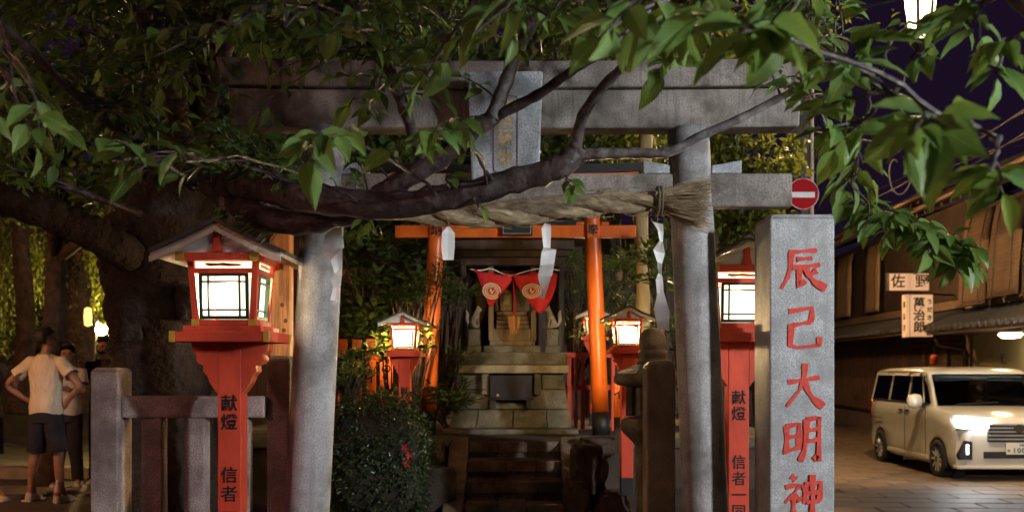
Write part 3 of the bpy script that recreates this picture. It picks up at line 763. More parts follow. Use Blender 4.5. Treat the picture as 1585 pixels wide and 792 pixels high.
    for sx in (-1, 1):
        for nm, mat, up, thk, yy in (('roof_slope', SHINGLE, .002, .020, .335), ('soffit', SOFFIT, -.018, .018, .312)):
            mb = MB(); n = 6; vs = []
            for i in range(n + 1):
                x, z = roof_profile(i / n)
                for dy in (-yy, yy):
                    for dz in (up, up + thk):
                        vs.append((sx * x * s, dy * s, Z(z + dz)))
            fs = []
            for i in range(n):
                a, b = 4 * i, 4 * i + 4
                fs += [(a, b, b + 1, a + 1), (a + 2, a + 3, b + 3, b + 2), (a + 1, b + 1, b + 3, a + 3), (a, a + 2, b + 2, b)]
            fs += [(0, 1, 3, 2), (4 * n, 4 * n + 2, 4 * n + 3, 4 * n + 1)]
            mb.add(vs, fs).build(nm, mat, L)
        for sy in (-1, 1):                                # barge boards along the gable edge
            mb = MB(); pts = [roof_profile(i / 5) for i in range(6)]
            poly = [(sx * x * s, Z(z - .020)) for x, z in pts] + [(sx * x * s, Z(z - .048)) for x, z in reversed(pts)]
            y0, y1 = sorted((sy * .3125, sy * .330))
            mb.prism(poly, y0 * s, y1 * s).build('barge_board', SOFFIT, L)
    return L
LANTERN_LIGHT = lit_paper('lit_lantern_paper', (1.0, 0.93, 0.66), 1.75, 0.35)
SMALL_LIGHT = lit_paper('lit_small_lantern_paper', (1.0, 0.86, 0.50), 3.4, 0.5)
TRANSOM = glow('lit_transom_paper', (1.0, 0.76, 0.40), 2.2)
LANT = 'large red lanterns flanking the torii'
LTX = [('献燈', 1.500), ('信者一同', 1.115)]
lantern('tall red lantern on a post in front of the stone fence, left of the torii', (-1.515, 5.40, 0), 1.0, 1.83, 0.128, LANTERN_LIGHT, LANT, LTX)
lantern('tall red lantern half hidden between the right granite pillar and the inscribed pillar', (1.402, 6.22, 0), 1.0, 1.85, 0.128, LANTERN_LIGHT, LANT, [('献燈', 1.505), ('信者一同', 1.105)])
SL = 'small red lanterns around the shrine'
lantern('small red lantern among leaves by the orange board fence', (P(627, 567, 7.45).x, 7.45, 0.70), 0.54, 1.075, 0.09, SMALL_LIGHT, SL, [('献', 0.82)], 0.06, base_black=0.15, bulb=190.0)
lantern('small red lantern behind the mossy stone lantern, right of the orange gate pillar', (P(970, 567, 7.20).x, 7.20, 0.78), 0.54, 1.015, 0.088, SMALL_LIGHT, SL, [('の', 0.55)], 0.06, base_black=0.12, bulb=230.0)
lantern('small red lantern mostly hidden behind the right orange gate pillar', (P(919, 567, 10.2).x, 10.2, 1.10), 0.54, 0.87, 0.08, SMALL_LIGHT, SL, base_black=0.12, bulb=70.0)

# ================================================================== stone fences
def fence_post(par, x0, x1, y0, y1, ztop, mat, name='post'):
    mb = MB().span(x0, x1, y0, y1, 0, ztop - 0.02)
    mb.hexa([(x0, y0, ztop - .0195), (x1, y0, ztop - .0195), (x1, y1, ztop - .0195), (x0, y1, ztop - .0195)], [(x0 + .02, y0 + .02, ztop), (x1 - .02, y0 + .02, ztop), (x1 - .02, y1 - .02, ztop), (x0 + .02, y1 - .02, ztop)])
    return mb.build(name, mat, par, bevel=0.008)
FL = thing('stone_fence', 'low brownish granite fence with square posts behind the left lantern', 'fence', (0, 0, 0))
fence_post(FL, -2.415, -2.258, 5.70, 5.92, 1.695, GRANITE_PINK, 'end_post')
fence_post(FL, P(413, 0, 5.80).x, P(448, 0, 5.80).x, 5.80, 5.96, 1.765, GRANITE_PINK, 'end_post')
MB().span(-2.2575, P(413, 0, 5.80).x - .001, 5.745, 5.875, 1.405, 1.53).build('rail', GRANITE_PINK, FL, bevel=0.01)
for x0, x1 in ((218, 250), (285, 317), (352, 384)):
    MB().span(P(x0, 0, 5.76).x, P(x1, 0, 5.76).x, 5.76, 5.87, 0.05, 1.4045).build('baluster', GRANITE_PINK, FL, bevel=0.01)
MB().span(-2.2575, P(413, 0, 5.80).x - .001, 5.74, 5.89, 0.0, 0.049).build('sill', GRANITE_PINK, FL)
FR = thing('stone_post', 'rough-topped brown granite post left of the right torii pillar', 'stone post', (0, 0, 0))
xa, xb = P(1001, 0, 5.9).x, P(1046, 0, 5.9).x
mb = MB().span(xa, xb, 5.9, 6.09, 0, 1.70)
mb.hexa([(xa, 5.9, 1.7005), (xb, 5.9, 1.7005), (xb, 6.09, 1.7005), (xa, 6.09, 1.7005)], [(xa + .02, 5.93, 1.735), (xb - .03, 5.93, 1.745), (xb - .03, 6.06, 1.735), (xa + .02, 6.06, 1.728)])
mb.build('shaft', GRANITE_BROWN, FR, bevel=0.012)

# mossy stone lantern behind that post
SLN = thing('stone_lantern', 'old mossy stone lantern with rounded cap behind the granite fence post', 'stone lantern', (P(1003, 0, 6.55).x, 6.55, 0.55))
q = 6.55 / F
zz = lambda y: CZ - (y - HY) * q - 0.55
MB().lathe([(.004, zz(506)), (.05, zz(509)), (.082, zz(517)), (.090, zz(527)), (.086, zz(540)), (.083, zz(541.5)), (.094, zz(543)), (.094, zz(551)), (.085, zz(553)), (.100, zz(556)), (.104, zz(566))], n=24, c=(0.03, 0, 0)).build('finial', STONE_OLD, SLN, smooth=True)
mb = MB(); n = 6
MB().lathe([(.09, zz(563)), (.15, zz(570)), (.215, zz(577)), (.235, zz(583)), (.232, zz(592)), (.19, zz(596)), (.10, zz(598))], n=6, c=(0, 0, 0)).build('roof', STONE_OLD, SLN, bevel=0.02)
for k in range(6):
    a = PI / 6 + k * PI / 3
    MB().box((.118 * math.cos(a + PI / 6), .118 * math.sin(a + PI / 6), (zz(596) + zz(643)) / 2), (.05, .05, zz(596) - zz(643)), a).build('light_box_post', STONE_OLD, SLN, bevel=0.01)
MB().lathe([(.085, zz(596)), (.085, zz(643))], n=6).build('light_box', STONE_OLD, SLN)
MB().lathe([(.11, zz(643.5)), (.175, zz(648)), (.19, zz(660)), (.17, zz(668)), (.11, zz(682)), (.085, zz(690))], n=6).build('platform', STONE_OLD, SLN, bevel=0.01)
MB().lathe([(.085, zz(690.5)), (.075, 0.25), (.09, 0.08), (.16, 0.05), (.17, 0.0)], n=16).build('shaft', STONE_OLD, SLN, smooth=True)

# ================================================================== orange inner torii
T2 = thing('red_torii', 'vermilion wooden torii with black feet standing before the small shrine', 'torii gate', (0, 8.30, 1.10))
qq = 8.3 / F
for sx, xb_, xt_, nm in ((-1, 660, 677, 'left'), (1, 931, 916, 'right')):
    def X(px): return (px - CX) * qq
    z1 = (CZ - (637 - HY) * qq) - 1.10; zt = 2.12
    xs = lambda z: X(xb_) + (X(xt_) - X(xb_)) * z / 1.9
    MB().tube([(xs(z), 0, z) for z in [z1 + (zt - z1) * k / 8 for k in range(9)]], [.071 - .006 * k / 8 for k in range(9)], n=28).build('pillar', ORANGE, T2, smooth=True)
    MB().tube([(xs(0), 0, 0), (xs(z1), 0, z1 + .002)], .075, n=28).build('black_foot', BLACK, T2, smooth=True)
zn0, zn1 = CZ - (368 - HY) * qq - 1.10, CZ - (349 - HY) * qq - 1.10
tie2 = MB().span(X(612), X(984), -.032, .032, zn0, zn1).build('tie_beam', ORANGE, T2, bevel=0.006)
for px in (676, 917):
    for side in (-1, 1):
        a, b = sorted((X(px) + side * .072, X(px) + side * .135))
        MB().span(a, b, -.024, .024, zn1 + .001, zn1 + .028).build('wedge', ORANGE, T2, bevel=0.004)
bent = bent_beam(2.121, 2.20, 1.02, -.05, .05, .01, .01); bent.v = [(x + X(796), y, z) for x, y, z in bent.v]; bent.build('lower_lintel', ORANGE, T2)
bent = bent_beam(2.201, 2.27, 1.08, -.07, .07, .02, .03); bent.v = [(x + X(796), y, z) for x, y, z in bent.v]; bent.build('top_lintel', BLACK, T2)
for ch, px in (('奉', 917), ('納', 677)):
    tmh = text_mesh(ch, .098, .1, bold=.002); tmh.v = [(x + X(px), y - .0735, z + (zn0 + zn1) / 2) for x, y, z in tmh.v]; tmh.build('character', INK, T2)
    MB().box((X(px), -.045, (zn0 + zn1) / 2), (.10, .052, .112)).build('beam_block', ORANGE, T2, bevel=0.004)
tab2 = MB().span(X(776), X(824), -.075, -.045, CZ - (366 - HY) * qq - 1.10, CZ - (310 - HY) * qq - 1.10).build('tablet', BLACK, T2, bevel=0.004)
lz0, lz1 = CZ - (363 - HY) * qq - 1.10, CZ - (313 - HY) * qq - 1.10
lp = [Vector((x, -.0765, z)) for x, z in ((X(779), lz0), (X(821), lz0), (X(821), lz1), (X(779), lz1), (X(779), lz0))]
MB().tube(lp, .004, n=5, caps=False).build('gilt_border', gilt, tab2)

# tall bare wooden post behind the left lantern
o = MB().box((0, 0, 1.42), (.128, .12, 2.84)).build('wooden_post', WOOD_PALE, None, (P(436, 0, 6.35).x, 6.35, 0), bevel=0.008)
tag(o, 'tall bare wooden post lit orange behind the left lantern roof', 'post')
knot = pm('wood_knot', (0.10, 0.035, 0.012), (0.16, 0.06, 0.02), rough=0.6)
for dz in (2.09, 1.99, 1.93, 2.35):
    k_ = MB().lathe([(.003, .004), (.010, .003), (.014, .0)], n=12).build('knot', knot, o, (random.uniform(.0, .05), -.0605, dz)); k_.rotation_euler = (R(90), 0, 0)

# ================================================================== orange board fences
BF = thing('board_fence', 'orange painted board fence behind the clipped bush', 'fence', (0, 7.95, 0.72))
for i, (x0, x1) in enumerate(((500, 515), (523, 538), (545, 560), (567, 582), (588, 608))):
    xa, xb = P(x0, 0, 7.95).x, P(x1, 0, 7.95).x
    bd = MB().span(xa, xb, -.012, .012, .12, 1.20 + .008 * math.sin(i * 3)).build('board', ORANGE, BF, bevel=0.004)
    if i >= 3:
        tx = text_mesh('の' if i == 4 else 'イ', .085, .1, bold=.002); tx.v = [((xa + xb) / 2 + x, y - .0135, z + (.96 if i == 4 else .88)) for x, y, z in tx.v]; tx.build('character', INK, bd)
for z in (.25, 1.02):
    MB().span(P(494, 0, 7.95).x, P(612, 0, 7.95).x, .0125, .05, z, z + .06).build('rail', ORANGE, BF)
BF2 = thing('slat_fence', 'low red slat fence beside the stone altar, behind the right gate pillar', 'fence', (0, 9.35, 1.10))
k9 = 9.35 / F
zf = lambda y: CZ - (y - HY) * k9 - 1.10
for x in (878, 888, 899, 946, 958):
    MB().span((x - CX) * k9, (x + 6 - CX) * k9, -.018, .018, 0, zf(553.5)).build('slat', RED, BF2, bevel=0.003)
MB().span((874 - CX) * k9, (966 - CX) * k9, -.028, .028, zf(553), zf(545)).build('top_rail', RED, BF2, bevel=0.004)
MB().span((874 - CX) * k9, (966 - CX) * k9, .019, .045, zf(603), zf(595)).build('lower_rail', RED, BF2)
BF3 = thing('name_board', 'upright orange board with black brushed characters right of the gate pillar', 'board', (P(957, 0, 7.9).x, 7.9, 1.0))
bd = MB().span(-.034, .034, -.012, .012, .30, .585).build('board', ORANGE, BF3, bevel=0.004)
MB().span(-.03, .03, .013, .05, 0, .55).build('stake', WOOD_DARK, BF3)
tx = text_mesh('イ', .085, .1, bold=.002); tx.v = [(x, y - .0135, z + .48) for x, y, z in tx.v]; tx.build('character', INK, bd)

# ================================================================== stone steps, altar and shrine
ST = thing('stone_steps', 'worn stone steps with sloping side stones leading up to the altar', 'steps', (0, 0, 0))
xl, xr = (726 - CX) * 8.0 / F, (866 - CX) * 8.0 / F
STEP = pm('worn_step_stone', (0.16, 0.12, 0.085), (0.27, 0.205, 0.145), rough=0.95, spec=0.1, scale=6, speck=(0.7, 1.2), bump=0.5, bscale=35, bdist=0.008, stain=(0.07, 0.05, 0.035), stain_scale=5)
for k in range(9):
    zt = 1.10 - .13 * k; y0 = 8.0 - .27 * k
    if zt <= 0.02: break
    cuts = [xl, xl + (xr - xl) * random.uniform(.27, .42), xl + (xr - xl) * random.uniform(.6, .75), xr]
    for a, b in zip(cuts[:-1], cuts[1:]):
        zj = zt + random.uniform(-.006, .004)
        MB().span(a + .002, b - .002, y0 + random.uniform(-.008, .008), y0 + .34, zj - .085, zj).build('step_stone', STEP, ST, bevel=0.007)
        MB().span(a + .002, b - .002, y0 + .03, y0 + .33, zt - .20, zj - .0855).build('riser', STEP, ST, bevel=0.004)
for sx in (-1, 1):
    x0, x1 = (xl - .155, xl - .006) if sx < 0 else (xr + .006, xr + .165)
    mb = MB(); y0, y1 = 5.85, 8.06
    z0, z1 = .10, 1.14
    for a in range(3):
        ya, yb = y0 + (y1 - y0) * a / 3, y0 + (y1 - y0) * (a + 1) / 3 - .008
        za, zb = z0 + (z1 - z0) * a / 3, z0 + (z1 - z0) * (a + 1) / 3
        MB().hexa([(x0, ya, 0), (x1, ya, 0), (x1, yb, 0), (x0, yb, 0)], [(x0, ya, za), (x1, ya, za), (x1, yb, zb), (x0, yb, zb)]).build('cheek_stone', STEP, ST, bevel=0.015)

AL = thing('stone_altar', 'battered stone altar of fitted blocks under a projecting slab', 'altar', (0, 9.05, 1.10))
ka = 9.05 / F
ax = lambda x: (x - CX) * ka
az = lambda y: CZ - (y - HY) * ka - 1.10
MB().span(ax(688), ax(893), -.24, .6, 0, az(662) + .004).build('plinth', STONE_OLD, AL, bevel=0.012)
def batter(y): t = (y - 578) / (662 - 578); return 715 - 20 * t, 872 + 13 * t
for ya, yb, fr in ((579, 602, (0, .24, .5, .78, 1)), (602, 633, (0, .30, .62, 1)), (633, 661.5, (0, .22, .52, .8, 1))):
    for f0, f1 in zip(fr[:-1], fr[1:]):
        (l0, r0), (l1, r1) = batter(yb - .4), batter(ya + .4)
        gx = .003
        j = random.uniform(-.006, .006)
        MB().hexa([(ax(l0 + (r0 - l0) * f0) + gx, -.02 + j, az(yb - .4)), (ax(l0 + (r0 - l0) * f1) - gx, -.02 + j, az(yb - .4)), (ax(l0 + (r0 - l0) * f1) - gx, .5, az(yb - .4)), (ax(l0 + (r0 - l0) * f0) + gx, .5, az(yb - .4))],
                  [(ax(l1 + (r1 - l1) * f0) + gx, j, az(ya + .4)), (ax(l1 + (r1 - l1) * f1) - gx, j, az(ya + .4)), (ax(l1 + (r1 - l1) * f1) - gx, .5, az(ya + .4)), (ax(l1 + (r1 - l1) * f0) + gx, .5, az(ya + .4))]).build('stone_block', STONE_OLD, AL, bevel=0.008)
MB().span(ax(706), ax(879), -.115, .55, az(577), az(564.3)).build('slab', pm('slab_stone', (0.22, 0.18, 0.10), (0.34, 0.28, 0.17), rough=0.85, scale=9, speck=(0.65, 1.2), bump=0.4, bscale=50, bdist=0.006), AL, bevel=0.012)
MB().span(ax(712), ax(877), -.075, .55, az(564), az(545)).build('slab', STONE_OLD, AL, bevel=0.012)
for x0, x1 in ((746, 757), (826, 836)):
    MB().span(ax(x0), ax(x1), -.10, -.004, az(610), az(577.6)).build('corbel', STONE_OLD, AL, bevel=0.012)
MB().span(ax(748), ax(837), .12, .5, az(544.8), az(534)).build('shrine_base', STONE_OLD, AL, bevel=0.008)
OB = thing('offertory_box', 'black metal offertory box with a small gold plate under the altar slab', 'offertory box', (ax(791), 8.90, 0))
bz0, bz1 = CZ - (616 - HY) * 8.9 / F, CZ - (580 - HY) * 8.9 / F
MB().span(-.19, .19, 0, .12, bz0, bz1).build('body', pm('black_enamel', (0.012, 0.010, 0.012), (0.02, 0.017, 0.02), rough=0.4), OB, bevel=0.006)
MB().span(-.205, .205, -.012, .13, bz0 - .012, bz0 - .0005).build('base_strip', pm('black_enamel', (0, 0, 0)), OB)
for x in (-.16, .16):
    MB().span(x - .02, x + .02, .01, .10, bz0 - .085, bz0 - .0125).build('leg', BLACK, OB)
MB().box((-.118, -.004, bz0 + .03), (.022, .006, .020)).build('lock_plate', gilt, OB)

# small shrine house
SH = thing('small_shrine', 'small dark wooden shrine house with a broad roof above the altar', 'shrine', (ax(793), 9.30, 0))
k3 = 9.3 / F
sz = lambda y: CZ - (y - HY) * k3
sxx = lambda x: (x - 793) * k3
WOOD_SHRINE = pm('weathered_shrine_wood', (0.14, 0.095, 0.05), (0.24, 0.165, 0.09), rough=0.75, scale=6, stretch=(3, 3, .5), bump=0.3, bscale=30)
MB().span(sxx(758), sxx(828), .0, .38, sz(534), sz(527)).build('sill', WOOD_SHRINE, SH, bevel=0.004)
MB().span(sxx(761), sxx(825), .02, .36, sz(527) + .001, sz(508)).build('base_panel', WOOD_SHRINE, SH, bevel=0.004)
for x in (760, 826):
    MB().span(sxx(x - 4), sxx(x + 4), .0, .045, sz(526.5), sz(412)).build('post', WOOD_SHRINE, SH, bevel=0.004)
for i in range(4):                                      # stair-like ledges before the inner doors
    MB().span(sxx(768), sxx(819), .05 + .03 * i, .30, sz(507.5 - 7 * i), sz(501.5 - 7 * i)).build('ledge', WOOD_SHRINE, SH, bevel=0.003)
for x0, x1 in ((766, 792), (794, 820)):
    MB().span(sxx(x0), sxx(x1), .20, .23, sz(479), sz(425)).build('door', WOOD_SHRINE, SH, bevel=0.003)
MB().span(sxx(764), sxx(822), .24, .26, sz(479), sz(415)).build('back_wall', WOOD_DARK, SH)
MB().box((sxx(782), .15, sz(462)), (.10, .03, .11)).build('mirror_stand', pm('dull_brass', (0.20, 0.15, 0.07), (0.30, 0.23, 0.11), rough=0.5, metal=0.4), SH, bevel=0.01)
for i, (y0, y1, d) in enumerate(((410, 398, 0), (397.5, 388, -.05), (387.5, 372, -.10))):
    MB().span(sxx(712 - 8 * i), sxx(872 + 8 * i), d, d + .10, sz(y0), sz(y1)).build('eave_beam', WOOD_DARK, SH, bevel=0.006)
for x0, x1 in ((-.72, -.001), (.001, .72)):
    MB().hexa([(x0, -.35, sz(371)), (x1, -.35, sz(371)), (x1, .55, sz(371)), (x0, .55, sz(371))],
              [(x0 * .96, -.20, sz(345)), (x1 * .96, -.20, sz(345)), (x1 * .96, .45, sz(330)), (x0 * .96, .45, sz(330))]).build('roof_slope', SHINGLE, SH)
for x in (717, 869):
    MB().span(sxx(x - 4), sxx(x + 4), .02, .08, sz(600), sz(410)).build('outer_post', WOOD_DARK, SH, bevel=0.004)
MB().box((0, .43, 1.9), (.95, .02, 1.6)).build('rear_wall', WOOD_DARK, SH)

# red curtains with a ring crest, tied up in the middle
def curtain(label, outline_top, outline_bot, Yd, crest):
    """rows run from the hanging edge to the free edge; pixels at depth Yd"""
    n = len(outline_top); m = 8
    base = P(*outline_top[0], Yd)
    mb = MB(); vs = []
    for i in range(n):
        for j in range(m + 1):
            t = j / m
            x = outline_top[i][0] + (outline_bot[i][0] - outline_top[i][0]) * t; y = outline_top[i][1] + (outline_bot[i][1] - outline_top[i][1]) * t
            vs.append(P(x, y, Yd + .018 * math.sin(i * 1.25) * t + .010 * math.sin(i * .7 + 2 * t)) - base)
    mb.add(vs, [(i * (m + 1) + j, (i + 1) * (m + 1) + j, (i + 1) * (m + 1) + j + 1, i * (m + 1) + j + 1) for i in range(n - 1) for j in range(m)])
    o = mb.build('curtain', RED_CLOTH, None, base, smooth=True)
    so = o.modifiers.new('thickness', 'SOLIDIFY'); so.thickness = .003
    tag(o, label, 'curtain', 'red crest curtains of the small shrine')
    cx, cy, rx, ry, rot = crest
    cm = MB()
    for k, (r0, r1) in enumerate(((1.0, .86), (.76, .64), (.54, .46))):
        vs = []; N = 30
        for i in range(N):
            a = 2 * PI * i / N
            for r in (r0, r1):
                px = cx + math.cos(rot) * rx * r * math.cos(a) - math.sin(rot) * ry * r * math.sin(a); py = cy + math.sin(rot) * rx * r * math.cos(a) + math.cos(rot) * ry * r * math.sin(a)
                vs.append(P(px, py, Yd - .026) - base)
        cm.add(vs, [(2 * i, 2 * ((i + 1) % N), 2 * ((i + 1) % N) + 1, 2 * i + 1) for i in range(N)])
    for w in ([(-.42, -.10), (-.05, .18), (.40, -.30), (.05, .36)], [(-.10, -.42), (-.22, -.05), (.02, .10), (-.02, -.2)]):
        cm.add([P(cx + rx * a, cy + ry * b, Yd - .027) - base for a, b in w], [(0, 1, 2, 3)])
    c_ = cm.build('ring_crest', CREAM, o); s2 = c_.modifiers.new('thickness', 'SOLIDIFY'); s2.thickness = .002
    for i in range(0, n, 3):
        MB().box(vs0(P(*outline_top[i], Yd) - base), (.03, .006, .022)).build('loop', RED_CLOTH, o)
    return o
def vs0(v): return (v.x, v.y - .004, v.z + .008)
curtain('left red curtain with cream ring crest, gathered to the middle of the shrine front',
        [(737, 420), (745, 420.5), (753, 421.5), (761, 422.5), (769, 424), (777, 425.5), (785, 426.5), (792, 427)],
        [(756, 472), (758, 474.5), (761, 474), (767, 466), (774, 457), (781, 448), (787, 440), (792, 434)], 9.12, (761, 450, 14.5, 12.5, .25))
curtain('right red curtain with cream ring crest, half behind the paper streamer',
        [(796, 427), (805, 426), (814, 424.5), (823, 423), (832, 421.5), (841, 420.5), (850, 420.5), (858, 422), (863, 424)],
        [(797, 436), (805, 447), (813, 459), (821, 470), (829, 480), (836, 485), (845, 479), (854, 462), (861, 440)], 9.10, (823, 450, 15, 11.5, -.1))
cord = [P(x, y, 9.14) for x, y in ((727, 416), (745, 418), (760, 415.5), (778, 423), (792, 426), (806, 422), (824, 417), (845, 415), (866, 418))]
MB().tube([p - Vector(SH.location) for p in catmull(cord, 4)], .004, n=6).build('curtain_cord', PAPER, SH, smooth=True)
o = thing('bell_tassel', 'orange tassel on a red cord hanging before the shrine doors', 'tassel', tuple(P(796, 500, 9.16)))
MB().tube([(0, 0, .03), (.003, 0, .19), (-.012, 0, .43)], .009, n=8).build('cord', RED_CLOTH, o, smooth=True)
tassel((0, 0, .06), (0, 0, -1), .15, .035, 60, 9).build('fringe', pm('orange_silk', (0.55, 0.22, 0.05), (0.66, 0.30, 0.08), rough=0.6), o, kind='stuff')
MB().lathe([(.004, .075), (.018, .068), (.02, .055), (.012, .045)], n=12).build('knot', pm('orange_silk', (0, 0, 0)), o, smooth=True)
# ================================================================== fox statues
def skin_mesh(name, verts, edges, radii, sub=2, root=0):
    me = bpy.data.meshes.new(name); me.from_pydata([tuple(v) for v in verts], edges, [])
    bm = bmesh.new(); bm.from_mesh(me); lay = bm.verts.layers.skin.verify(); bm.verts.ensure_lookup_table()
    for i, v in enumerate(bm.verts):
        r = radii[i]; v[lay].radius = (r, r) if not hasattr(r, '__len__') else r
        v[lay].use_root = (i == root)
    bm.to_mesh(me); bm.free()
    o = bpy.data.objects.new(name, me); COL.objects.link(o)
    o.modifiers.new('skin', 'SKIN').use_smooth_shade = True
    s = o.modifiers.new('sub', 'SUBSURF'); s.levels = sub; s.render_levels = sub
    dg = bpy.context.evaluated_depsgraph_get()
    out = bpy.data.meshes.new_from_object(o.evaluated_get(dg)); out.name = name
    bpy.data.objects.remove(o); bpy.data.meshes.remove(me)
    out.polygons.foreach_set('use_smooth', [True] * len(out.polygons))
    return out
fv = [(-.03, 0, .06), (0, 0, .13), (.03, 0, .20), (.045, 0, .255), (.065, 0, .29), (.115, 0, .275),
      (.055, .03, .13), (.06, .03, .0), (.055, -.03, .13), (.06, -.03, .0),
      (-.01, .05, .05), (.05, .05, .01), (-.01, -.05, .05), (.05, -.05, .01),
      (-.08, 0, .05), (-.115, 0, .13), (-.10, 0, .22), (-.125, 0, .28),
      (.05, .025, .345), (.05, -.025, .345)]
fe = [(0, 1), (1, 2), (2, 3), (3, 4), (4, 5), (2, 6), (6, 7), (2, 8), (8, 9), (0, 10), (10, 11), (0, 12), (12, 13), (0, 14), (14, 15), (15, 16), (16, 17), (4, 18), (4, 19)]
fr_ = [.062, .055, .048, .032, .036, .012, .02, .018, .02, .018, .038, .02, .038, .02, .022, .034, .030, .008, .006, .006]
fox_me = skin_mesh('body', fv, fe, fr_, 1); fox_me.materials.append(pm('pale_worn_stone', (0.20, 0.165, 0.11), (0.31, 0.26, 0.18), rough=0.85, scale=20, bump=0.4))
for px, mir, lab in ((734, 1, 'seated stone fox with red bib on the left pedestal of the altar'), (855, -1, 'seated stone fox with red bib on the right pedestal of the altar')):
    zf0 = CZ - (509 - HY) * 9.15 / F
    fx = thing('fox_statue', lab, 'statue', (P(px, 0, 9.15).x, 9.15, zf0 + .003), 0, 'stone fox statues on the altar')
    b = link('body', fox_me, None, fx); b.scale = (.62 * mir, .62, .62)
    MB().prism([(.012, .20), (.052, .20), (.070, .10), (.018, .085)], -.034, .034).build('bib', RED_CLOTH, fx, bevel=.01).scale = (.62 * mir * 1.05, .62, .62)
    pd = thing('statue_pedestal', 'square stepped stone pedestal under the %s fox of the altar' % ('left' if mir > 0 else 'right'), 'pedestal', (P(px, 0, 9.15).x, 9.15, 0), 0, 'fox statue pedestals')
    MB().span(-.055, .055, -.05, .07, CZ - (535 - HY) * 9.15 / F + .0005, zf0).build('shaft', STONE_OLD, pd, bevel=.006)
    MB().span(-.066, .066, -.06, .08, CZ - (545.5 - HY) * 9.15 / F, CZ - (535 - HY) * 9.15 / F).build('base', STONE_OLD, pd, bevel=.006)

# ================================================================== bushes and shrubs
def clip_bush(name, label, c, half, n, mat, size, cat='bush'):
    B = thing(name, label, cat, (c[0], c[1], c[2] - half[2]))
    core = MB()
    bm = bmesh.new(); bmesh.ops.create_icosphere(bm, subdivisions=3, radius=1)
    for v in bm.verts:
        p = v.co; k = (abs(p.x) ** 4 + abs(p.y) ** 4 + abs(p.z) ** 4) ** -.25
        v.co = Vector((p.x * k * half[0], p.y * k * half[1], p.z * k * half[2])) * .90 + Vector((0, 0, half[2]))
    me = bpy.data.meshes.new('twig_core'); bm.to_mesh(me); bm.free()
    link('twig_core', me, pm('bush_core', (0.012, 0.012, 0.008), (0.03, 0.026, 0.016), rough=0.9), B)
    d = rand_dirs(n); kk = (np.abs(d) ** 4).sum(1) ** -.25
    bumps = 1 + .07 * np.sin(d[:, 0] * 9 + 1) * np.sin(d[:, 2] * 8) + .06 * np.sin(d[:, 1] * 13 + d[:, 2] * 7) + .05 * np.sin(d[:, 0] * 23 + d[:, 2] * 19) + (RNG.random(n) > .95) * .12 * RNG.random(n)
    pos = d * kk[:, None] * np.array(half) * (bumps * (0.90 + .12 * RNG.random(n)))[:, None] + np.array([0, 0, half[2]])
    nr = d + .7 * rand_dirs(n); di = rand_dirs(n) + d * .5
    leaves_mesh('foliage', pos, di, nr, size * (.6 + .8 * RNG.random(n)), LEAF_TINY, mat, B)
    return B
BU = clip_bush('clipped_bush', 'dark clipped bush with a few red flowers beside the left granite pillar', (P(585, 0, 7.0).x, 7.0, 1.05), (.335, .30, .435), 10000, BOX_LEAF, .030)
petal = pm('red_petal', (0.45, 0.012, 0.02), (0.6, 0.02, 0.03), rough=0.6)
for (x, y) in ((627, 692), (634, 703), (630, 716)):
    o = P(x, y, 6.70) - Vector(BU.location)
    f = MB()
    for k in range(5):
        a = 2 * PI * k / 5 + x
        f.add([o, o + Vector((.018 * math.cos(a - .4), -.012, .018 * math.sin(a - .4))), o + Vector((.030 * math.cos(a), -.014, .030 * math.sin(a))), o + Vector((.018 * math.cos(a + .4), -.012, .018 * math.sin(a + .4)))], [(0, 1, 2, 3)])
    f.build('flower', petal, BU)

def shrub(name, label, base, tips, per, size, mat, tpl, trunk_r=.018, spread=.10, group=None, cat='shrub'):
    """a shrub of stems that end in leaf rosettes at the given points"""
    B = thing(name, label, cat, tuple(base), 0, group)
    st = MB(); pos, di, nr = [], [], []
    b0 = Vector(base)
    for tip in tips:
        t = Vector(tip) - b0
        mid = t * .5 + Vector((random.uniform(-.05, .05), random.uniform(-.05, .05), .05))
        pts = catmull([Vector((random.uniform(-.03, .03), random.uniform(-.03, .03), 0)), mid, t], 3)
        st.tube(pts, [trunk_r * (1 - .75 * i / (len(pts) - 1)) for i in range(len(pts))], n=6)
        for k in range(per):
            v = rand_dirs(1)[0]; v[2] = abs(v[2]) * .6 + .1
            pos.append(np.array(t) + v * spread * random.random() + np.array([0, 0, -spread * .3])); di.append(v + .5 * rand_dirs(1)[0]); nr.append(np.array([0, 0, 1]) + .6 * rand_dirs(1)[0])
    st.build('stem', BARK_DARK, B, smooth=True)
    leaves_mesh('foliage', pos, di, nr, size * (.6 + .7 * RNG.random(len(pos))), tpl, mat, B)
    return B
GARDEN = 'garden shrubs around the altar'
def tipset(boxes, Y, dy, n):
    out = []
    for k in range(n):
        x0, x1, y0, y1 = random.choice(boxes)
        out.append(P(random.uniform(x0, x1), random.uniform(y0, y1), Y + random.uniform(-dy, dy)))
    return out
shrub('narrow_leaf_shrub', 'shrub with narrow glossy leaves beside the left gate pillar, next to the altar', P(688, 640, 8.75), tipset([(678, 722, 440, 476), (672, 714, 545, 600), (690, 716, 590, 625)], 8.75, .25, 26), 34, .105, DARK_LEAF, LEAF_NARROW, spread=.13, group=GARDEN)
shrub('pine_shrub', 'low spreading needle-leaved shrub in front of the orange board fence', P(535, 640, 7.5), tipset([(518, 580, 540, 585), (518, 548, 560, 610)], 7.5, .18, 18), 60, .085, DARK_LEAF, LEAF_NARROW, spread=.10, group=GARDEN)
shrub('evergreen_shrub', 'tall dark evergreen between the left granite pillar and the left gate pillar', P(585, 620, 9.0), tipset([(525, 680, 365, 500), (525, 600, 470, 530)], 9.0, .5, 70), 46, .10, DARK_LEAF, LEAF_MID, spread=.19, group=GARDEN)
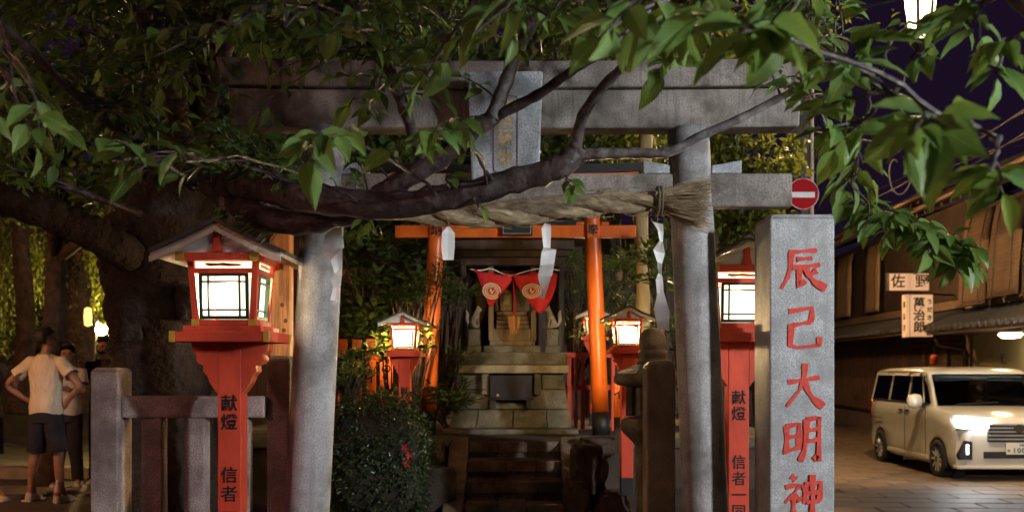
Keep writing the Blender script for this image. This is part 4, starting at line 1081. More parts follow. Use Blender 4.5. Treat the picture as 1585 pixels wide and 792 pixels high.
shrub('evergreen_shrub', 'dark evergreen right of the curtains, behind the right gate pillar', P(890, 600, 10.6), tipset([(866, 1005, 385, 520)], 10.6, .4, 52), 46, .10, DARK_LEAF, LEAF_NARROW, spread=.2, group=GARDEN)
shrub('leafy_vine', 'bright yellowish leaves hanging around the small lantern by the board fence', P(600, 610, 7.55), tipset([(588, 602, 505, 540), (652, 662, 505, 545), (592, 600, 520, 560)], 7.55, .06, 12), 12, .075, OLIVE_LEAF, LEAF_MID, trunk_r=.006, spread=.07, group=GARDEN)
shrub('evergreen_shrub', 'sparse leafy shrub between the paper streamer and the right granite pillar', P(1040, 640, 7.4), tipset([(1028, 1052, 500, 560), (1000, 1040, 350, 470)], 7.8, .5, 24), 26, .075, DARK_LEAF, LEAF_MID, spread=.13, group=GARDEN)
shrub('evergreen_shrub', 'low shrub filling the ground right of the board fence foot', P(690, 660, 8.3), tipset([(600, 700, 600, 640)], 8.2, .15, 16), 26, .06, DARK_LEAF, LEAF_MID, trunk_r=.006, spread=.1, group=GARDEN)
shrub('evergreen_shrub', 'loose leafy shrub growing in front of the left gate pillar', P(640, 650, 8.0), tipset([(640, 700, 385, 470), (600, 660, 430, 478)], 7.95, .15, 18), 22, .09, DARK_LEAF, LEAF_NARROW, trunk_r=.010, spread=.12, group=GARDEN)
# peeled tree trunk by the right lantern
o = MB().tube(catmull([P(993, 640, 8.6), P(995, 500, 8.6), P(996, 420, 8.6), P(992, 340, 8.6), P(1000, 210, 8.6)], 5), .062, n=14).build('tree_trunk', pm('pale_bark', (0.24, 0.17, 0.07), (0.38, 0.28, 0.13), rough=0.8, scale=6, stretch=(2, 2, .5), bump=0.4), None, smooth=True)
tag(o, 'pale slender tree trunk rising behind the small right lantern', 'tree trunk')

# dark board backdrop added behind the shrine to shut out the night sky
W = thing('backdrop_wall', 'dark tall board backdrop added behind the shrine garden', 'wall', (0, 11.9, 0))
bme = MB().box((0, 0, 1.65), (.235, .03, 3.3)).mesh('board'); bme.materials.append(WOOD_DARK)
for i in range(30):
    b = link('board', bme, None, W); b.location = (-3.4 + i * .24, random.uniform(-.006, .006), 0)

# ================================================================== trees behind
def tree(name, label, base, fork, crowns, n, size, mat, tpl, tr, group, down=.3, bark=BARK_DARK, clump=.35):
    B = thing(name, label, 'tree', tuple(base), 0, group)
    b0 = Vector(base); f0 = Vector(fork) - b0
    t = MB(); t.tube(catmull([Vector((0, 0, 0)), f0 * .5 + Vector((random.uniform(-.08, .08), 0, 0)), f0], 4), [tr * (1 - .35 * i / 8) for i in range(9)], n=12)
    for c, r in crowns:
        t.tube([f0 * .92, (f0 + (Vector(c) - b0)) / 2 + Vector((0, 0, .1)), Vector(c) - b0], [tr * .5, tr * .3, tr * .1], n=7)
    t.build('trunk', bark, B, smooth=True)
    pos, di = [], []
    for c, r in crowns:
        m = n // len(crowns); nc = max(6, m // 45)
        cc = rand_dirs(nc) * (RNG.random((nc, 1)) ** .4) * np.array(r) + np.array(Vector(c) - b0)
        idx = RNG.integers(0, nc, m)
        pos.append(cc[idx] + RNG.normal(size=(m, 3)) * clump * np.array(r) * .42)
    pos = np.concatenate(pos); k = len(pos)
    leaves_mesh('crown', pos, rand_dirs(k, down), np.array([0, 0, 1.]) + .8 * rand_dirs(k), size * (.6 + .7 * RNG.random(k)), tpl, mat, B)
    return B
BT = 'trees behind the shrine and along the canal'
tree('evergreen_tree', 'dark evergreen tree rising behind the shrine roof', (0.2, 12.8, 0), (0.2, 12.6, 2.4), [(P(700, 250, 12.3), (1.3, .6, .9)), (P(860, 230, 12.3), (1.3, .6, .9)), (P(790, 80, 12.3), (2.0, .7, 1.0))], 5200, .15, DARK_LEAF, LEAF_MID, .16, BT)
tree('evergreen_tree', 'dark leafy tree behind the left half of the stone torii', (-2.6, 11.2, 0), (-2.5, 11.2, 2.2), [(P(560, 230, 11.0), (1.1, .6, .8)), (P(450, 120, 11.0), (1.2, .6, .9)), (P(600, 60, 11.0), (1.4, .6, .8)), (P(590, 330, 10.6), (.7, .4, .5))], 5200, .14, DARK_LEAF, LEAF_MID, .14, BT)
tree('maple_tree', 'yellow-green lit tree showing between the beams right of the right granite pillar', (2.4, 10.4, 0), (2.35, 10.4, 2.3), [(P(1160, 245, 10.0), (.62, .4, .36)), (P(1030, 250, 10.4), (.8, .4, .5)), (P(1060, 60, 10.4), (1.6, .5, .8)), (P(1150, 330, 10.0), (.4, .3, .3))], 5600, .085, OLIVE_LEAF, LEAF_MID, .09, BT)
tree('evergreen_tree', 'dark tree filling the top between the tablet and the right pillar', (1.2, 11.4, 0), (1.2, 11.4, 2.8), [(P(930, 235, 11.2), (1.0, .5, .6)), (P(960, 50, 11.2), (1.5, .5, .8))], 3000, .13, DARK_LEAF, LEAF_MID, .10, BT)
tree('evergreen_tree', 'dark tree mass behind the cherry trunk at the upper left', (-5.4, 11.6, 0.2), (-5.3, 11.6, 3.2), [(P(60, 120, 10.6), (1.6, .6, 1.1)), (P(230, 160, 10.6), (1.5, .6, 1.2)), (P(330, 60, 10.8), (1.4, .6, 1.0)), (P(140, -10, 10.6), (1.8, .6, .9)), (P(60, 260, 10.4), (1.3, .4, .5)), (P(380, 250, 10.6), (.9, .5, .8))], 9000, .15, DARK_LEAF, LEAF_MID, .16, BT)
tree('evergreen_tree', 'unseen leafy tree added beyond the left edge to shade the upper-left canopy', (-5.5, 6.0, 0.3), (-5.5, 6.0, 2.6), [((-5.4, 5.6, 3.5), (.55, .8, .8)), ((-5.4, 6.6, 3.3), (.55, .7, .9)), ((-5.4, 4.7, 3.9), (.55, .7, .7))], 4200, .15, DARK_LEAF, LEAF_MID, .11, BT)  # added out of view to keep the left lamp off the canopy
# canal side
def willow(label, base, fork, tr, strands, seed):
    rr = random.Random(seed)
    B = thing('willow_tree', label, 'tree', tuple(base), 0, BT); b0 = Vector(base); f0 = Vector(fork) - b0
    t = MB(); pts = catmull([Vector((0, 0, 0)), f0 * .45 + Vector((.12, 0, 0)), f0], 5); t.tube(pts, [tr * (1.15 - .3 * i / (len(pts) - 1)) for i in range(len(pts))], n=14)
    tw = MB(); pos, di, nr = [], [], []
    for (x0, x1, yt, yb, Y, n) in strands:
        for k in range(n):
            x = rr.uniform(x0, x1); y = yt + rr.uniform(-30, 30); Yd = Y + rr.uniform(-.7, .7)
            p = P(x, y, Yd) - b0; L = (yb - yt) * Yd / F * rr.uniform(.5, 1.0)
            a = rr.uniform(-.15, .15)
            q = [p + Vector((a * u * L + .03 * math.sin(5 * u + k), 0, -L * u)) for u in (0, .33, .66, 1)]
            tw.tube(q, .004, n=3, caps=False)
            for u in np.arange(0, 1, .035 / max(.2, L)):
                pos.append(np.array(p + Vector((a * u * L, 0, -L * u))) + RNG.normal(size=3) * .03); di.append([rr.uniform(-.7, .7), rr.uniform(-.5, .5), -1]); nr.append(RNG.normal(size=3))
        t.tube([f0, (f0 + P((x0 + x1) / 2, yt, Y) - b0) / 2 + Vector((0, 0, .25)), P((x0 + x1) / 2, yt - 10, Y) - b0], [tr * .5, tr * .3, tr * .12], n=7)
    t.build('trunk', BARK_DARK, B, smooth=True); tw.build('twigs', BARK_DARK, B, kind='stuff')
    leaves_mesh('crown', pos, di, nr, .075 * (.6 + .8 * RNG.random(len(pos))), LEAF_NARROW if False else LEAF_MID, OLIVE_LEAF, B)
    return B
willow('thick-trunked willow by the canal lamp, its leaves lit yellow', P(112, 640, 15.0), P(105, 330, 15.0), .24, [(40, 170, 330, 470, 15.2, 60), (-20, 90, 310, 450, 16.5, 60), (150, 215, 420, 520, 15.6, 22)], 3)
willow('slim dark willow at the left edge of the picture behind the people', P(25, 640, 14.2), P(30, 360, 14.2), .13, [(-40, 60, 380, 520, 16.8, 46), (60, 200, 400, 560, 17.5, 50)], 5)
tree('hedge_tree', 'bright yellow-green bush behind the man in the pale shirt', (P(60, 0, 18.5).x, 18.5, 0), tuple(P(60, 560, 18.5)), [(P(20, 480, 18.5), (1.3, .7, .8)), (P(110, 500, 18.5), (1.3, .7, .9)), (P(60, 410, 18.8), (1.5, .6, .8)), (P(170, 440, 18.6), (1.2, .6, .9)), (P(-10, 370, 18.6), (1.2, .6, .8))], 9000, .12, OLIVE_LEAF, LEAF_MID, .12, BT)
o = MB().span(-26, -3.2, 21.5, 21.8, 0, 5.2).build('garden_wall', pm('dark_wall', (0.03, 0.022, 0.02), (0.055, 0.04, 0.034), rough=0.9, scale=2)); tag(o, 'dark wall of the far canal bank behind the willows', 'wall')

# ================================================================== the cherry tree
CT = thing('cherry_tree', 'big old cherry tree whose leafy branches spread across the torii', 'tree', tuple(P(252, 567, 7.6)[:2]) + (0.25,))
cb = Vector(CT.location)
tk = [(262, 800, 7.6, .46), (256, 700, 7.6, .40), (250, 600, 7.6, .37), (245, 520, 7.6, .36), (240, 440, 7.55, .38), (246, 380, 7.5, .37), (262, 320, 7.4, .33), (285, 270, 7.3, .26), (300, 200, 7.2, .18)]
mb = MB()
pts = catmull([P(x, y, Y) - cb for x, y, Y, r in tk], 5)
rad = np.interp(np.linspace(0, 1, len(pts)), np.linspace(0, 1, len(tk)), [t[3] for t in tk])
mb.tube(pts, [r * (1 + .05 * math.sin(i * 1.9) + .04 * math.sin(i * 3.3)) for i, r in enumerate(rad)], n=28)
for (x, y, Y, r) in ((185, 415, 7.35, .16), (300, 470, 7.3, .13), (200, 500, 7.3, .14), (225, 350, 7.2, .15)):    # burls
    rm = rock_mesh(int(x), r, r * .8, r * 1.1); c = P(x, y, Y) - cb
    mb.add([v.co + c for v in rm.vertices], [tuple(p.vertices) for p in rm.polygons]); bpy.data.meshes.remove(rm)
trunk = mb.build('trunk', pm('trunk_bark', (0.012, 0.007, 0.006), (0.036, 0.020, 0.015), rough=0.9, scale=7, bump=1.0, bscale=14, bdist=0.06, stain=(0.035, 0.024, 0.017), stain_scale=6), CT, smooth=True)
BR = {
 'limb': ([(215, 400, 7.3), (170, 375, 7.0), (110, 345, 6.8), (40, 318, 6.6), (-40, 295, 6.5)], .135, .10),
 'main': ([(285, 265, 7.0), (330, 282, 6.0), (400, 288, 5.15), (480, 306, 4.85), (600, 317, 4.72), (700, 303, 4.62), (800, 278, 4.55), (868, 256, 4.5), (898, 228, 4.48)], .085, .050),
 'second': ([(290, 262, 7.0), (345, 300, 6.0), (400, 332, 5.22), (470, 344, 5.08), (550, 326, 5.0), (610, 287, 4.92), (680, 246, 4.85), (728, 206, 4.8), (768, 178, 4.76)], .075, .040),
 'fork_up': ([(762, 182, 4.77), (784, 125, 4.7), (806, 68, 4.6), (838, 5, 4.5), (855, -70, 4.4)], .037, .024),
 'fork_right': ([(766, 180, 4.77), (830, 148, 4.65), (885, 110, 4.5), (930, 85, 4.4), (1010, 40, 4.2)], .028, .012),
 'lit_right': ([(893, 240, 4.48), (930, 238, 4.45), (985, 237, 4.4), (1035, 235, 4.35), (1085, 210, 4.3), (1140, 186, 4.25), (1200, 155, 4.2), (1250, 130, 4.1), (1310, 112, 3.9)], .027, .012),
 'rise': ([(890, 238, 4.49), (902, 180, 4.4), (945, 122, 4.25), (1000, 72, 4.1), (1062, -5, 3.9)], .030, .012),
 'from_top': ([(500, -80, 4.3), (552, 25, 4.4), (604, 112, 4.5), (630, 180, 4.6), (652, 246, 4.86)], .034, .026),
 'over': ([(300, 210, 7.1), (380, -40, 5.6), (560, -190, 4.4), (800, -260, 3.7), (1050, -240, 3.1), (1300, -150, 2.8), (1500, -60, 2.7), (1640, 60, 2.6)], .10, .014),
 'over_left': ([(290, 230, 7.0), (240, 60, 5.8), (160, -60, 4.8), (60, -90, 4.2), (-80, -40, 4.0)], .08, .03),
 'cross_left': ([(-40, 250, 5.2), (60, 275, 5.3), (150, 305, 5.5), (215, 330, 5.9)], .016, .024),
 'hang_left': ([(-30, 10, 4.4), (40, 70, 4.5), (100, 130, 4.7), (200, 215, 5.2), (300, 290, 5.6)], .018, .026),
 'low_right': ([(1250, 130, 4.1), (1290, 220, 4.2), (1330, 300, 4.25), (1400, 345, 4.25), (1500, 390, 4.25)], .009, .004),
 'right_end': ([(1310, 112, 3.9), (1370, 140, 3.2), (1440, 170, 2.6), (1540, 210, 2.4)], .012, .005),
}
nodes = []
for nm, (pp, r0, r1) in BR.items():
    pts = catmull([P(*p) - cb for p in pp], 6)
    n = len(pts)
    if nm not in ('limb',): nodes += [(p + cb, nm) for p in pts[3:]]
    jit = .35 if r0 > .03 else .2
    pts = [p + Vector((random.gauss(0, 1), random.gauss(0, 1), random.gauss(0, 1))) * (r0 * .10 * jit) for p in pts]
    MB().tube(pts, [(r0 + (r1 - r0) * i / (n - 1)) * (1 + .07 * math.sin(i * 2.3) + (.06 if i % 6 == 0 else 0)) for i in range(n)], n=12).build('branch', MATS['trunk_bark'] if nm == 'limb' else (BARK_LIT if nm in ('lit_right', 'fork_up') else BARK), CT, smooth=True)
node_arr = np.array([tuple(p) for p, _ in nodes])

twigs = MB(); LF = []        # leaf records: position, direction, normal, size, distance
def lead_twig(c):
    """a twig from the nearest branch into a cluster; the cluster's sprigs grow from its outer part"""
    c = Vector(c); d = np.linalg.norm((node_arr - np.array(c)) * np.array([1, .8, 1]), axis=1) + .35 * np.maximum(0, c.z - node_arr[:, 2])
    s = Vector(node_arr[int(np.argmin(d))]); L = (c - s).length
    mid = (s + c) / 2 + Vector((random.gauss(0, .06) * L, random.gauss(0, .06) * L, .10 * L))
    ts = [k / 8 for k in range(9)]
    pts = [s * (1 - t) ** 2 + mid * 2 * t * (1 - t) + c * t * t + Vector((random.gauss(0, .006), 0, random.gauss(0, .006))) for t in ts]
    twigs.tube([p - cb for p in pts], [.0085 - .0050 * t for t in ts], n=6, caps=False)
    return pts[4:]
def sprig(end, nleaf, size, start=None, maxlen=1.5, drop=.12):
    end = Vector(end)
    if start is None:
        d = np.linalg.norm((node_arr - np.array(end)) * np.array([1, .8, 1]), axis=1)
        d = d + .35 * np.maximum(0, end.z - node_arr[:, 2])
        i = int(np.argsort(d)[random.randrange(0, 9)]); start = Vector(node_arr[i])
    v = end - start; L = v.length
    if L > maxlen: start = end - v.normalized() * maxlen
    v = end - start; L = v.length
    mid = (start + end) / 2 + Vector((random.gauss(0, .05) * L, random.gauss(0, .05) * L, drop * L))
    pts = [start * (1 - t) ** 2 + mid * 2 * t * (1 - t) + end * t * t for t in (0, .2, .4, .6, .8, 1)]
    twigs.tube([p - cb for p in pts], [.0058, .005, .0042, .0034, .0027, .0018], n=5, caps=False)
    fr0 = max(.25, 1 - .085 * nleaf * 1.1 / max(.05, L) * .55) if L > .3 else .1
    for k in range(nleaf):
        t = fr0 + (1 - fr0) * (k + .6) / nleaf
        p = start * (1 - t) ** 2 + mid * 2 * t * (1 - t) + end * t * t
        tan = ((mid - start) * 2 * (1 - t) + (end - mid) * 2 * t).normalized()
        side = tan.cross(Vector((0, 0, 1)))
        side = side.normalized() if side.length > .05 else Vector((1, 0, 0))
        side = side * (1 if k % 2 else -1)
        if k == nleaf - 1: d = tan + Vector((0, 0, -.35))
        else: d = tan * random.uniform(.3, .7) + side * random.uniform(.5, 1.0) + Vector((0, 0, random.uniform(-.75, .15)))
        d = (d + Vector((random.gauss(0, .22), random.gauss(0, .22), random.gauss(0, .15)))).normalized()
        nn = Vector((random.gauss(.15, .6), random.gauss(-.45, .55), .85))
        pet = d * .018
        twigs.tube([p - cb, p + pet - cb], [.0016, .0011], n=3, caps=False)
        LF.append((p + pet, d, nn, size * random.choice((random.uniform(.5, .8), random.uniform(.75, 1.05), random.uniform(.9, 1.22)))))
# sprays seen close up: (x, y, depth, rx, ry, sprigs, leaves each, leaf length)
clusters = [
 (1385, 40, 3.2, 25, 25, 2, 4, .115), (1425, 80, 3.0, 30, 15, 2, 4, .115), (1440, 175, 2.2, 60, 50, 4, 5, .13), (1535, 265, 2.25, 40, 35, 2, 5, .13), (1500, 40, 2.8, 50, 40, 4, 4, .12), (1545, 90, 2.7, 35, 40, 3, 4, .12), (1395, 215, 2.5, 40, 40, 3, 4, .125),
 (1310, 95, 2.9, 55, 50, 5, 5, .12), (1260, 80, 3.1, 50, 50, 4, 5, .12), (1315, 205, 3.1, 45, 35, 4, 4, .115), (1275, 165, 3.2, 35, 30, 3, 5, .11), (1320, 285, 3.5, 35, 20, 3, 4, .11),
 (1140, 45, 2.2, 75, 40, 5, 5, .13), (1040, 50, 2.7, 60, 40, 5, 5, .12), (945, 70, 2.5, 45, 35, 3, 4, .13), (1205, 35, 2.7, 50, 40, 4, 5, .12),
 (745, 50, 2.9, 60, 40, 6, 5, .12), (655, 115, 3.3, 50, 40, 4, 4, .115), (850, 25, 3.0, 55, 30, 4, 5, .115), (635, 220, 3.1, 50, 30, 4, 5, .125), (570, 175, 3.4, 40, 25, 2, 4, .11), (475, 225, 3.0, 50, 35, 4, 5, .12),
 (690, 190, 3.8, 25, 20, 2, 4, .105), (740, 325, 4.5, 10, 8, 1, 4, .085), (878, 290, 4.45, 12, 14, 2, 4, .085), (690, 272, 4.5, 12, 10, 1, 3, .10), (560, 350, 4.9, 26, 16, 2, 5, .075), (1030, 110, 3.5, 25, 20, 2, 4, .11),
 (170, 250, 3.2, 50, 40, 3, 4, .105), (285, 250, 3.1, 25, 25, 2, 5, .11), (360, 40, 3.0, 40, 40, 3, 4, .105), (30, 180, 2.9, 50, 40, 3, 5, .105), (90, 215, 3.4, 50, 40, 3, 5, .10), (440, 40, 3.2, 60, 40, 4, 4, .11), (545, 50, 3.3, 50, 40, 4, 4, .11), (240, 90, 3.6, 60, 50, 3, 4, .10),
]
for x, y, Y, rx, ry, ns, nl, sz_ in clusters:
    lead = lead_twig(P(x, y, Y))
    for k in range(ns):
        a = random.uniform(0, 2 * PI); r = math.sqrt(random.random())
        sprig(P(x + rx * r * math.cos(a), y + ry * r * math.sin(a), Y * random.uniform(.93, 1.12)), nl + random.randrange(-1, 2), sz_ * random.uniform(.85, 1.1), start=random.choice(lead), maxlen=.6)
near_count = len(LF)
for k in range(36):                                    # spray over the street signs
    u = random.random()
    sprig(P(1295 + 225 * u, 335 + 75 * u + random.uniform(-25, 25) - 60 * u * (1 - u), 4.25 + random.uniform(-.25, .25)), random.choice((5, 6, 7)), .105, maxlen=.55)
def fill(n, x0, x1, y0, y1, Y0, Y1, nl, size, ml=.55):
    for k in range(n):
        sprig(P(random.uniform(x0, x1), random.uniform(y0, y1), random.uniform(Y0, Y1)), nl + random.randrange(-2, 3), size, maxlen=ml)
fill(130, 380, 1300, -90, 70, 3.6, 5.3, 7, .105)
fill(16, 400, 720, 60, 190, 4.0, 5.0, 5, .10)
for k in range(330):                                   # unseen sprigs added past the right edge to shade the left canopy
    y_ = random.uniform(.6, 3.3)
    sprig(Vector((random.uniform(1.9, 3.1), y_, random.uniform(3.1 + max(0, y_ - 2.1) * .42, 4.4))), 9, .12, maxlen=.6)
fill(8, 1180, 1340, 0, 130, 3.6, 5.0, 6, .10)
fill(220, -40, 430, -60, 290, 4.6, 6.8, 7, .10)
fill(120, 300, 900, -80, 60, 5.6, 7.5, 9, .10, .8)
fill(36, 300, 560, 200, 285, 4.8, 6.0, 7, .09)
twigs.build('twigs', BARK, CT, kind='stuff')
# the leaves that show largest are leaves of their own
ordr = sorted(range(len(LF)), key=lambda i: -(LF[i][3] / max(.5, LF[i][0].y)))
def onscreen(p): x = CX + p.x * F / p.y; y = HY - (p.z - CZ) * F / p.y; return -30 < x < 1615 and -30 < y < 800
big = [i for i in ordr if onscreen(LF[i][0])][:300]
bigset = set(big)
lm = []
for tpl in (LEAF_BIG, LEAF_BIG2, LEAF_BIG3):
    tv, tf, tu = tpl
    me = bpy.data.meshes.new('leaf'); me.from_pydata(tv.tolist(), [], tf.tolist())
    u = me.uv_layers.new(name='uv'); u.data.foreach_set('uv', tu[np.array([l.vertex_index for l in me.loops])].ravel())
    me.polygons.foreach_set('use_smooth', [True] * len(me.polygons)); me.materials.append(CHERRY_LEAF_OBJ); lm.append(me)
for i in big:
    p, d, nn, s_ = LF[i]
    Rm = frames(np.array([tuple(d)]), np.array([tuple(nn)]))[0]
    o = link('leaf', random.choice(lm), None, CT)
    M = Matrix([list(Rm[0]) + [0], list(Rm[1]) + [0], list(Rm[2]) + [0], [0, 0, 0, 1]])
    o.matrix_local = Matrix.Translation(p - cb) @ M @ Matrix.Scale(s_, 4)
rest = [LF[i] for i in range(len(LF)) if i not in bigset]
leaves_mesh('foliage', [tuple(r[0] - cb) for r in rest], [tuple(r[1]) for r in rest], [tuple(r[2]) for r in rest], np.array([r[3] for r in rest]), LEAF_MID, CHERRY_LEAF, CT)
# ================================================================== street lamps, pole, sign, cables
LAMP_GLASS = lit_paper('lit_street_lamp_glass', (1.0, 0.80, 0.50), 7.0, 0.5)
KEY_GLASS = glow('lit_white_lamp_glass', (0.95, 0.98, 1.0), 1150.0)
IRON = pm('black_iron', (0.02, 0.018, 0.016), (0.035, 0.03, 0.028), rough=0.5, metal=0.6)
def lamp_head(L, c, s, glass):
    """six-sided tapering glass lantern hung at c"""
    c = Vector(c)
    MB().lathe([(.07 * s, -.26 * s), (.115 * s, .18 * s)], n=6, c=c).build('glass', glass, L)
    for k in range(6):
        a = k * PI / 3
        MB().tube([c + Vector((.074 * s * math.cos(a), .074 * s * math.sin(a), -.26 * s)), c + Vector((.119 * s * math.cos(a), .119 * s * math.sin(a), .18 * s))], .011 * s, n=5).build('glazing_bar', IRON, L)
    MB().lathe([(.19 * s, .18 * s), (.17 * s, .21 * s), (.08 * s, .30 * s), (.03 * s, .33 * s), (.025 * s, .40 * s)], n=6, c=c).build('hood', IRON, L)
    MB().lathe([(.015 * s, -.34 * s), (.05 * s, -.30 * s), (.078 * s, -.262 * s)], n=6, c=c).build('finial', IRON, L)
PL = thing('utility_pole', 'dark utility pole behind the torii with a pale cable conduit', 'pole', (P(1237, 0, 11.0).x, 11.0, 0))
MB().tube([(0, 0, 0), (0, 0, 4), (0, 0, 8.5)], [.16, .145, .12], n=18).build('shaft', pm('pole_concrete', (0.07, 0.055, 0.045), (0.11, 0.09, 0.075), rough=0.8), PL, smooth=True)
MB().tube([(.10, -.13, 0.2), (.10, -.13, 8.0)], .022, n=8).build('conduit', pm('pale_conduit', (0.45, 0.36, 0.27), (0.55, 0.45, 0.34), rough=0.4), PL, smooth=True)
MB().box((0, -.02, 7.2), (1.6, .08, .09)).build('cross_arm', METAL, PL)
LP = thing('street_lamp', 'bright glowing street lamp among the leaves at the upper right', 'street lamp', (P(1237, 0, 11.0).x, 11.14, 6.75), 0, 'street lamps')
hx, hz = P(1424, 2, 12.4).x - LP.location.x, P(1424, 2, 12.4).z - 6.75
MB().tube([(0, -.02, .0), (.35, .2, .30), (hx * .75, 1.0, .42), (hx, 1.26, .3), (hx, 1.26, hz + .60)], .02, n=8).build('arm', IRON, LP, smooth=True)
lamp_head(LP, (hx, 1.26, hz), 1.9, LAMP_GLASS)
lamp_light('bulb', LP, (hx, 1.26, hz), 4300.0, (1.0, 0.70, 0.38), .05)
# the street lamp on the corner behind the viewer, whose white light falls on the torii
LK = thing('street_lamp', 'white street lamp on a post at the corner behind the viewer', 'street lamp', (7.0, -0.6, 0), 0, 'street lamps')
MB().tube([(0, 0, 0), (0, 0, 3.1)], [.06, .045], n=12).build('post', IRON, LK, smooth=True)
lamp_head(LK, (0, 0, 3.52), 1.6, KEY_GLASS)

LS = thing('street_lamp', 'street lamp further up the street, hidden behind the inscribed pillar', 'street lamp', (5.75, 21.5, 0), 0, 'street lamps')
MB().tube([(0, 0, 0), (0, 0, 3.75)], [.06, .045], n=12).build('post', IRON, LS, smooth=True)
lamp_head(LS, (0, 0, 4.16), 1.3, glow('lit_orange_street_glass', (1.0, 0.58, 0.26), 330.0))
LW = thing('street_lamp', 'reddish street lamp on a post beyond the left edge of the picture', 'street lamp', (-8.0, 6.6, 0.3), 0, 'street lamps')
MB().tube([(0, 0, 0), (0, 0, 2.75)], [.06, .045], n=12).build('post', IRON, LW, smooth=True)
lamp_head(LW, (0, 0, 3.17), 1.6, glow('lit_sodium_lamp_glass', (1.0, 0.47, 0.19), 290.0))
LF_ = thing('street_lamp', 'reddish street lamp on a post behind the viewer to the left', 'street lamp', (-5.4, 0.6, 0), 0, 'street lamps')
MB().tube([(0, 0, 0), (0, 0, 3.1)], [.06, .045], n=12).build('post', IRON, LF_, smooth=True)
lamp_head(LF_, (0, 0, 3.5), 1.6, glow('lit_reddish_lamp_glass', (1.0, 0.42, 0.30), 80.0))
SG = thing('no_entry_sign', 'round red no-entry road sign on the pole above the inscribed pillar', 'road sign', tuple(P(1243, 300, 10.78)))
rs = 24.5 * 10.78 / F
disc = MB().lathe([(rs, -.006), (rs, .006)], n=40).build('disc', pm('sign_red', (0.42, 0.008, 0.010), (0.46, 0.010, 0.012), rough=0.6, bump=0, spec=0.1), SG); disc.rotation_euler = (R(90), 0, 0)
MB().box((0, -.008, -.01), (rs * 1.45, .004, rs * .34)).build('white_bar', pm('sign_white', (0.75, 0.74, 0.72), (0.8, 0.79, 0.77), rough=0.4, bump=0), SG)
cp = [Vector((rs * .97 * math.cos(2 * PI * k / 40), -.008, rs * .97 * math.sin(2 * PI * k / 40))) for k in range(41)]
MB().tube(cp, .004, n=4, caps=False).build('white_rim', MATS['sign_white'], SG)
MB().tube([(0, .03, -.5), (0, .03, .2)], .012, n=8).build('bracket_tube', METAL, SG)
MB().box((0, .045, 0.05), (.16, .06, .04)).build('clamp', METAL, SG)

CABLE = pm('cable_rubber', (0.022, 0.018, 0.016), (0.035, 0.028, 0.025), rough=0.5, bump=0)
cables = [((1237, 20, 11.0), (1700, -150, 9.0), .25), ((1245, 345, 26.0), (1700, 90, 11.5), .3), ((1300, 345, 26.0), (1700, 130, 11.5), .25), ((1260, 330, 30.0), (1700, 105, 12.0), .2), ((1300, 300, 28), (1700, 160, 12.0), .22), ((1240, 200, 11.0), (1700, 200, 20.0), .3)]
for i, (a, b, sag) in enumerate(cables):
    p, q = P(*a), P(*b)
    pts = [p.lerp(q, t) - Vector((0, 0, 4 * sag * t * (1 - t))) for t in [k / 14 for k in range(15)]]
    o = MB().tube([v - p for v in pts], .011, n=5).build('cable', CABLE, None, p, smooth=True)
    tag(o, ['thin overhead cable leaving the pole at the top right', 'lowest of the overhead cables above the house roofs', 'second overhead cable crossing the night sky at the right', 'thin overhead cable between the parallel ones at the right', 'overhead cable nearest the big leaves at the right edge', 'slack overhead cable reaching from the pole to the houses'][i], 'cable', 'overhead cables')
lp = [P(1400 + 14 * math.cos(a) - 3 * a, 255 + 36 * math.sin(a) + 6 * a, 16) for a in np.linspace(-2.5, 5, 30)]
o = MB().tube([p - lp[0] for p in lp], .014, n=5).build('cable_coil', CABLE, None, lp[0], smooth=True); tag(o, 'loop of slack cable hanging in the night sky above the houses', 'cable')

# canal lamp
CL = thing('path_lamp', 'round glowing path lamp on a thin pole behind the people', 'lamp', (P(157, 0, 15.7).x, 15.7, 0.2))
zc = P(157, 510, 15.7).z - .2
bm = bmesh.new(); bmesh.ops.create_uvsphere(bm, u_segments=20, v_segments=12, radius=.085); me = bpy.data.meshes.new('globe'); bm.to_mesh(me); bm.free()
link('globe', me, glow('lit_path_globe', (1.0, 0.74, 0.26), 1000.0), CL, (0, 0, zc), smooth=True)
MB().tube([(-.10, .05, 0), (-.10, .05, zc + .1), (-.06, .03, zc + .16), (0, 0, zc + .09)], .018, n=8).build('pole', IRON, CL, smooth=True)
o = thing('paper_lantern', 'small pale lantern hanging above the round path lamp', 'lantern', tuple(P(136, 490, 14.6)))
MB().lathe([(.02, -.14), (.05, -.12), (.06, 0), (.05, .12), (.02, .14)], n=14).build('shade', glow('lit_far_paper', (1.0, 0.62, 0.18), 1.2), o, smooth=True)
MB().tube([(0, 0, .14), (0, 0, .6)], .006, n=5).build('string', IRON, o)

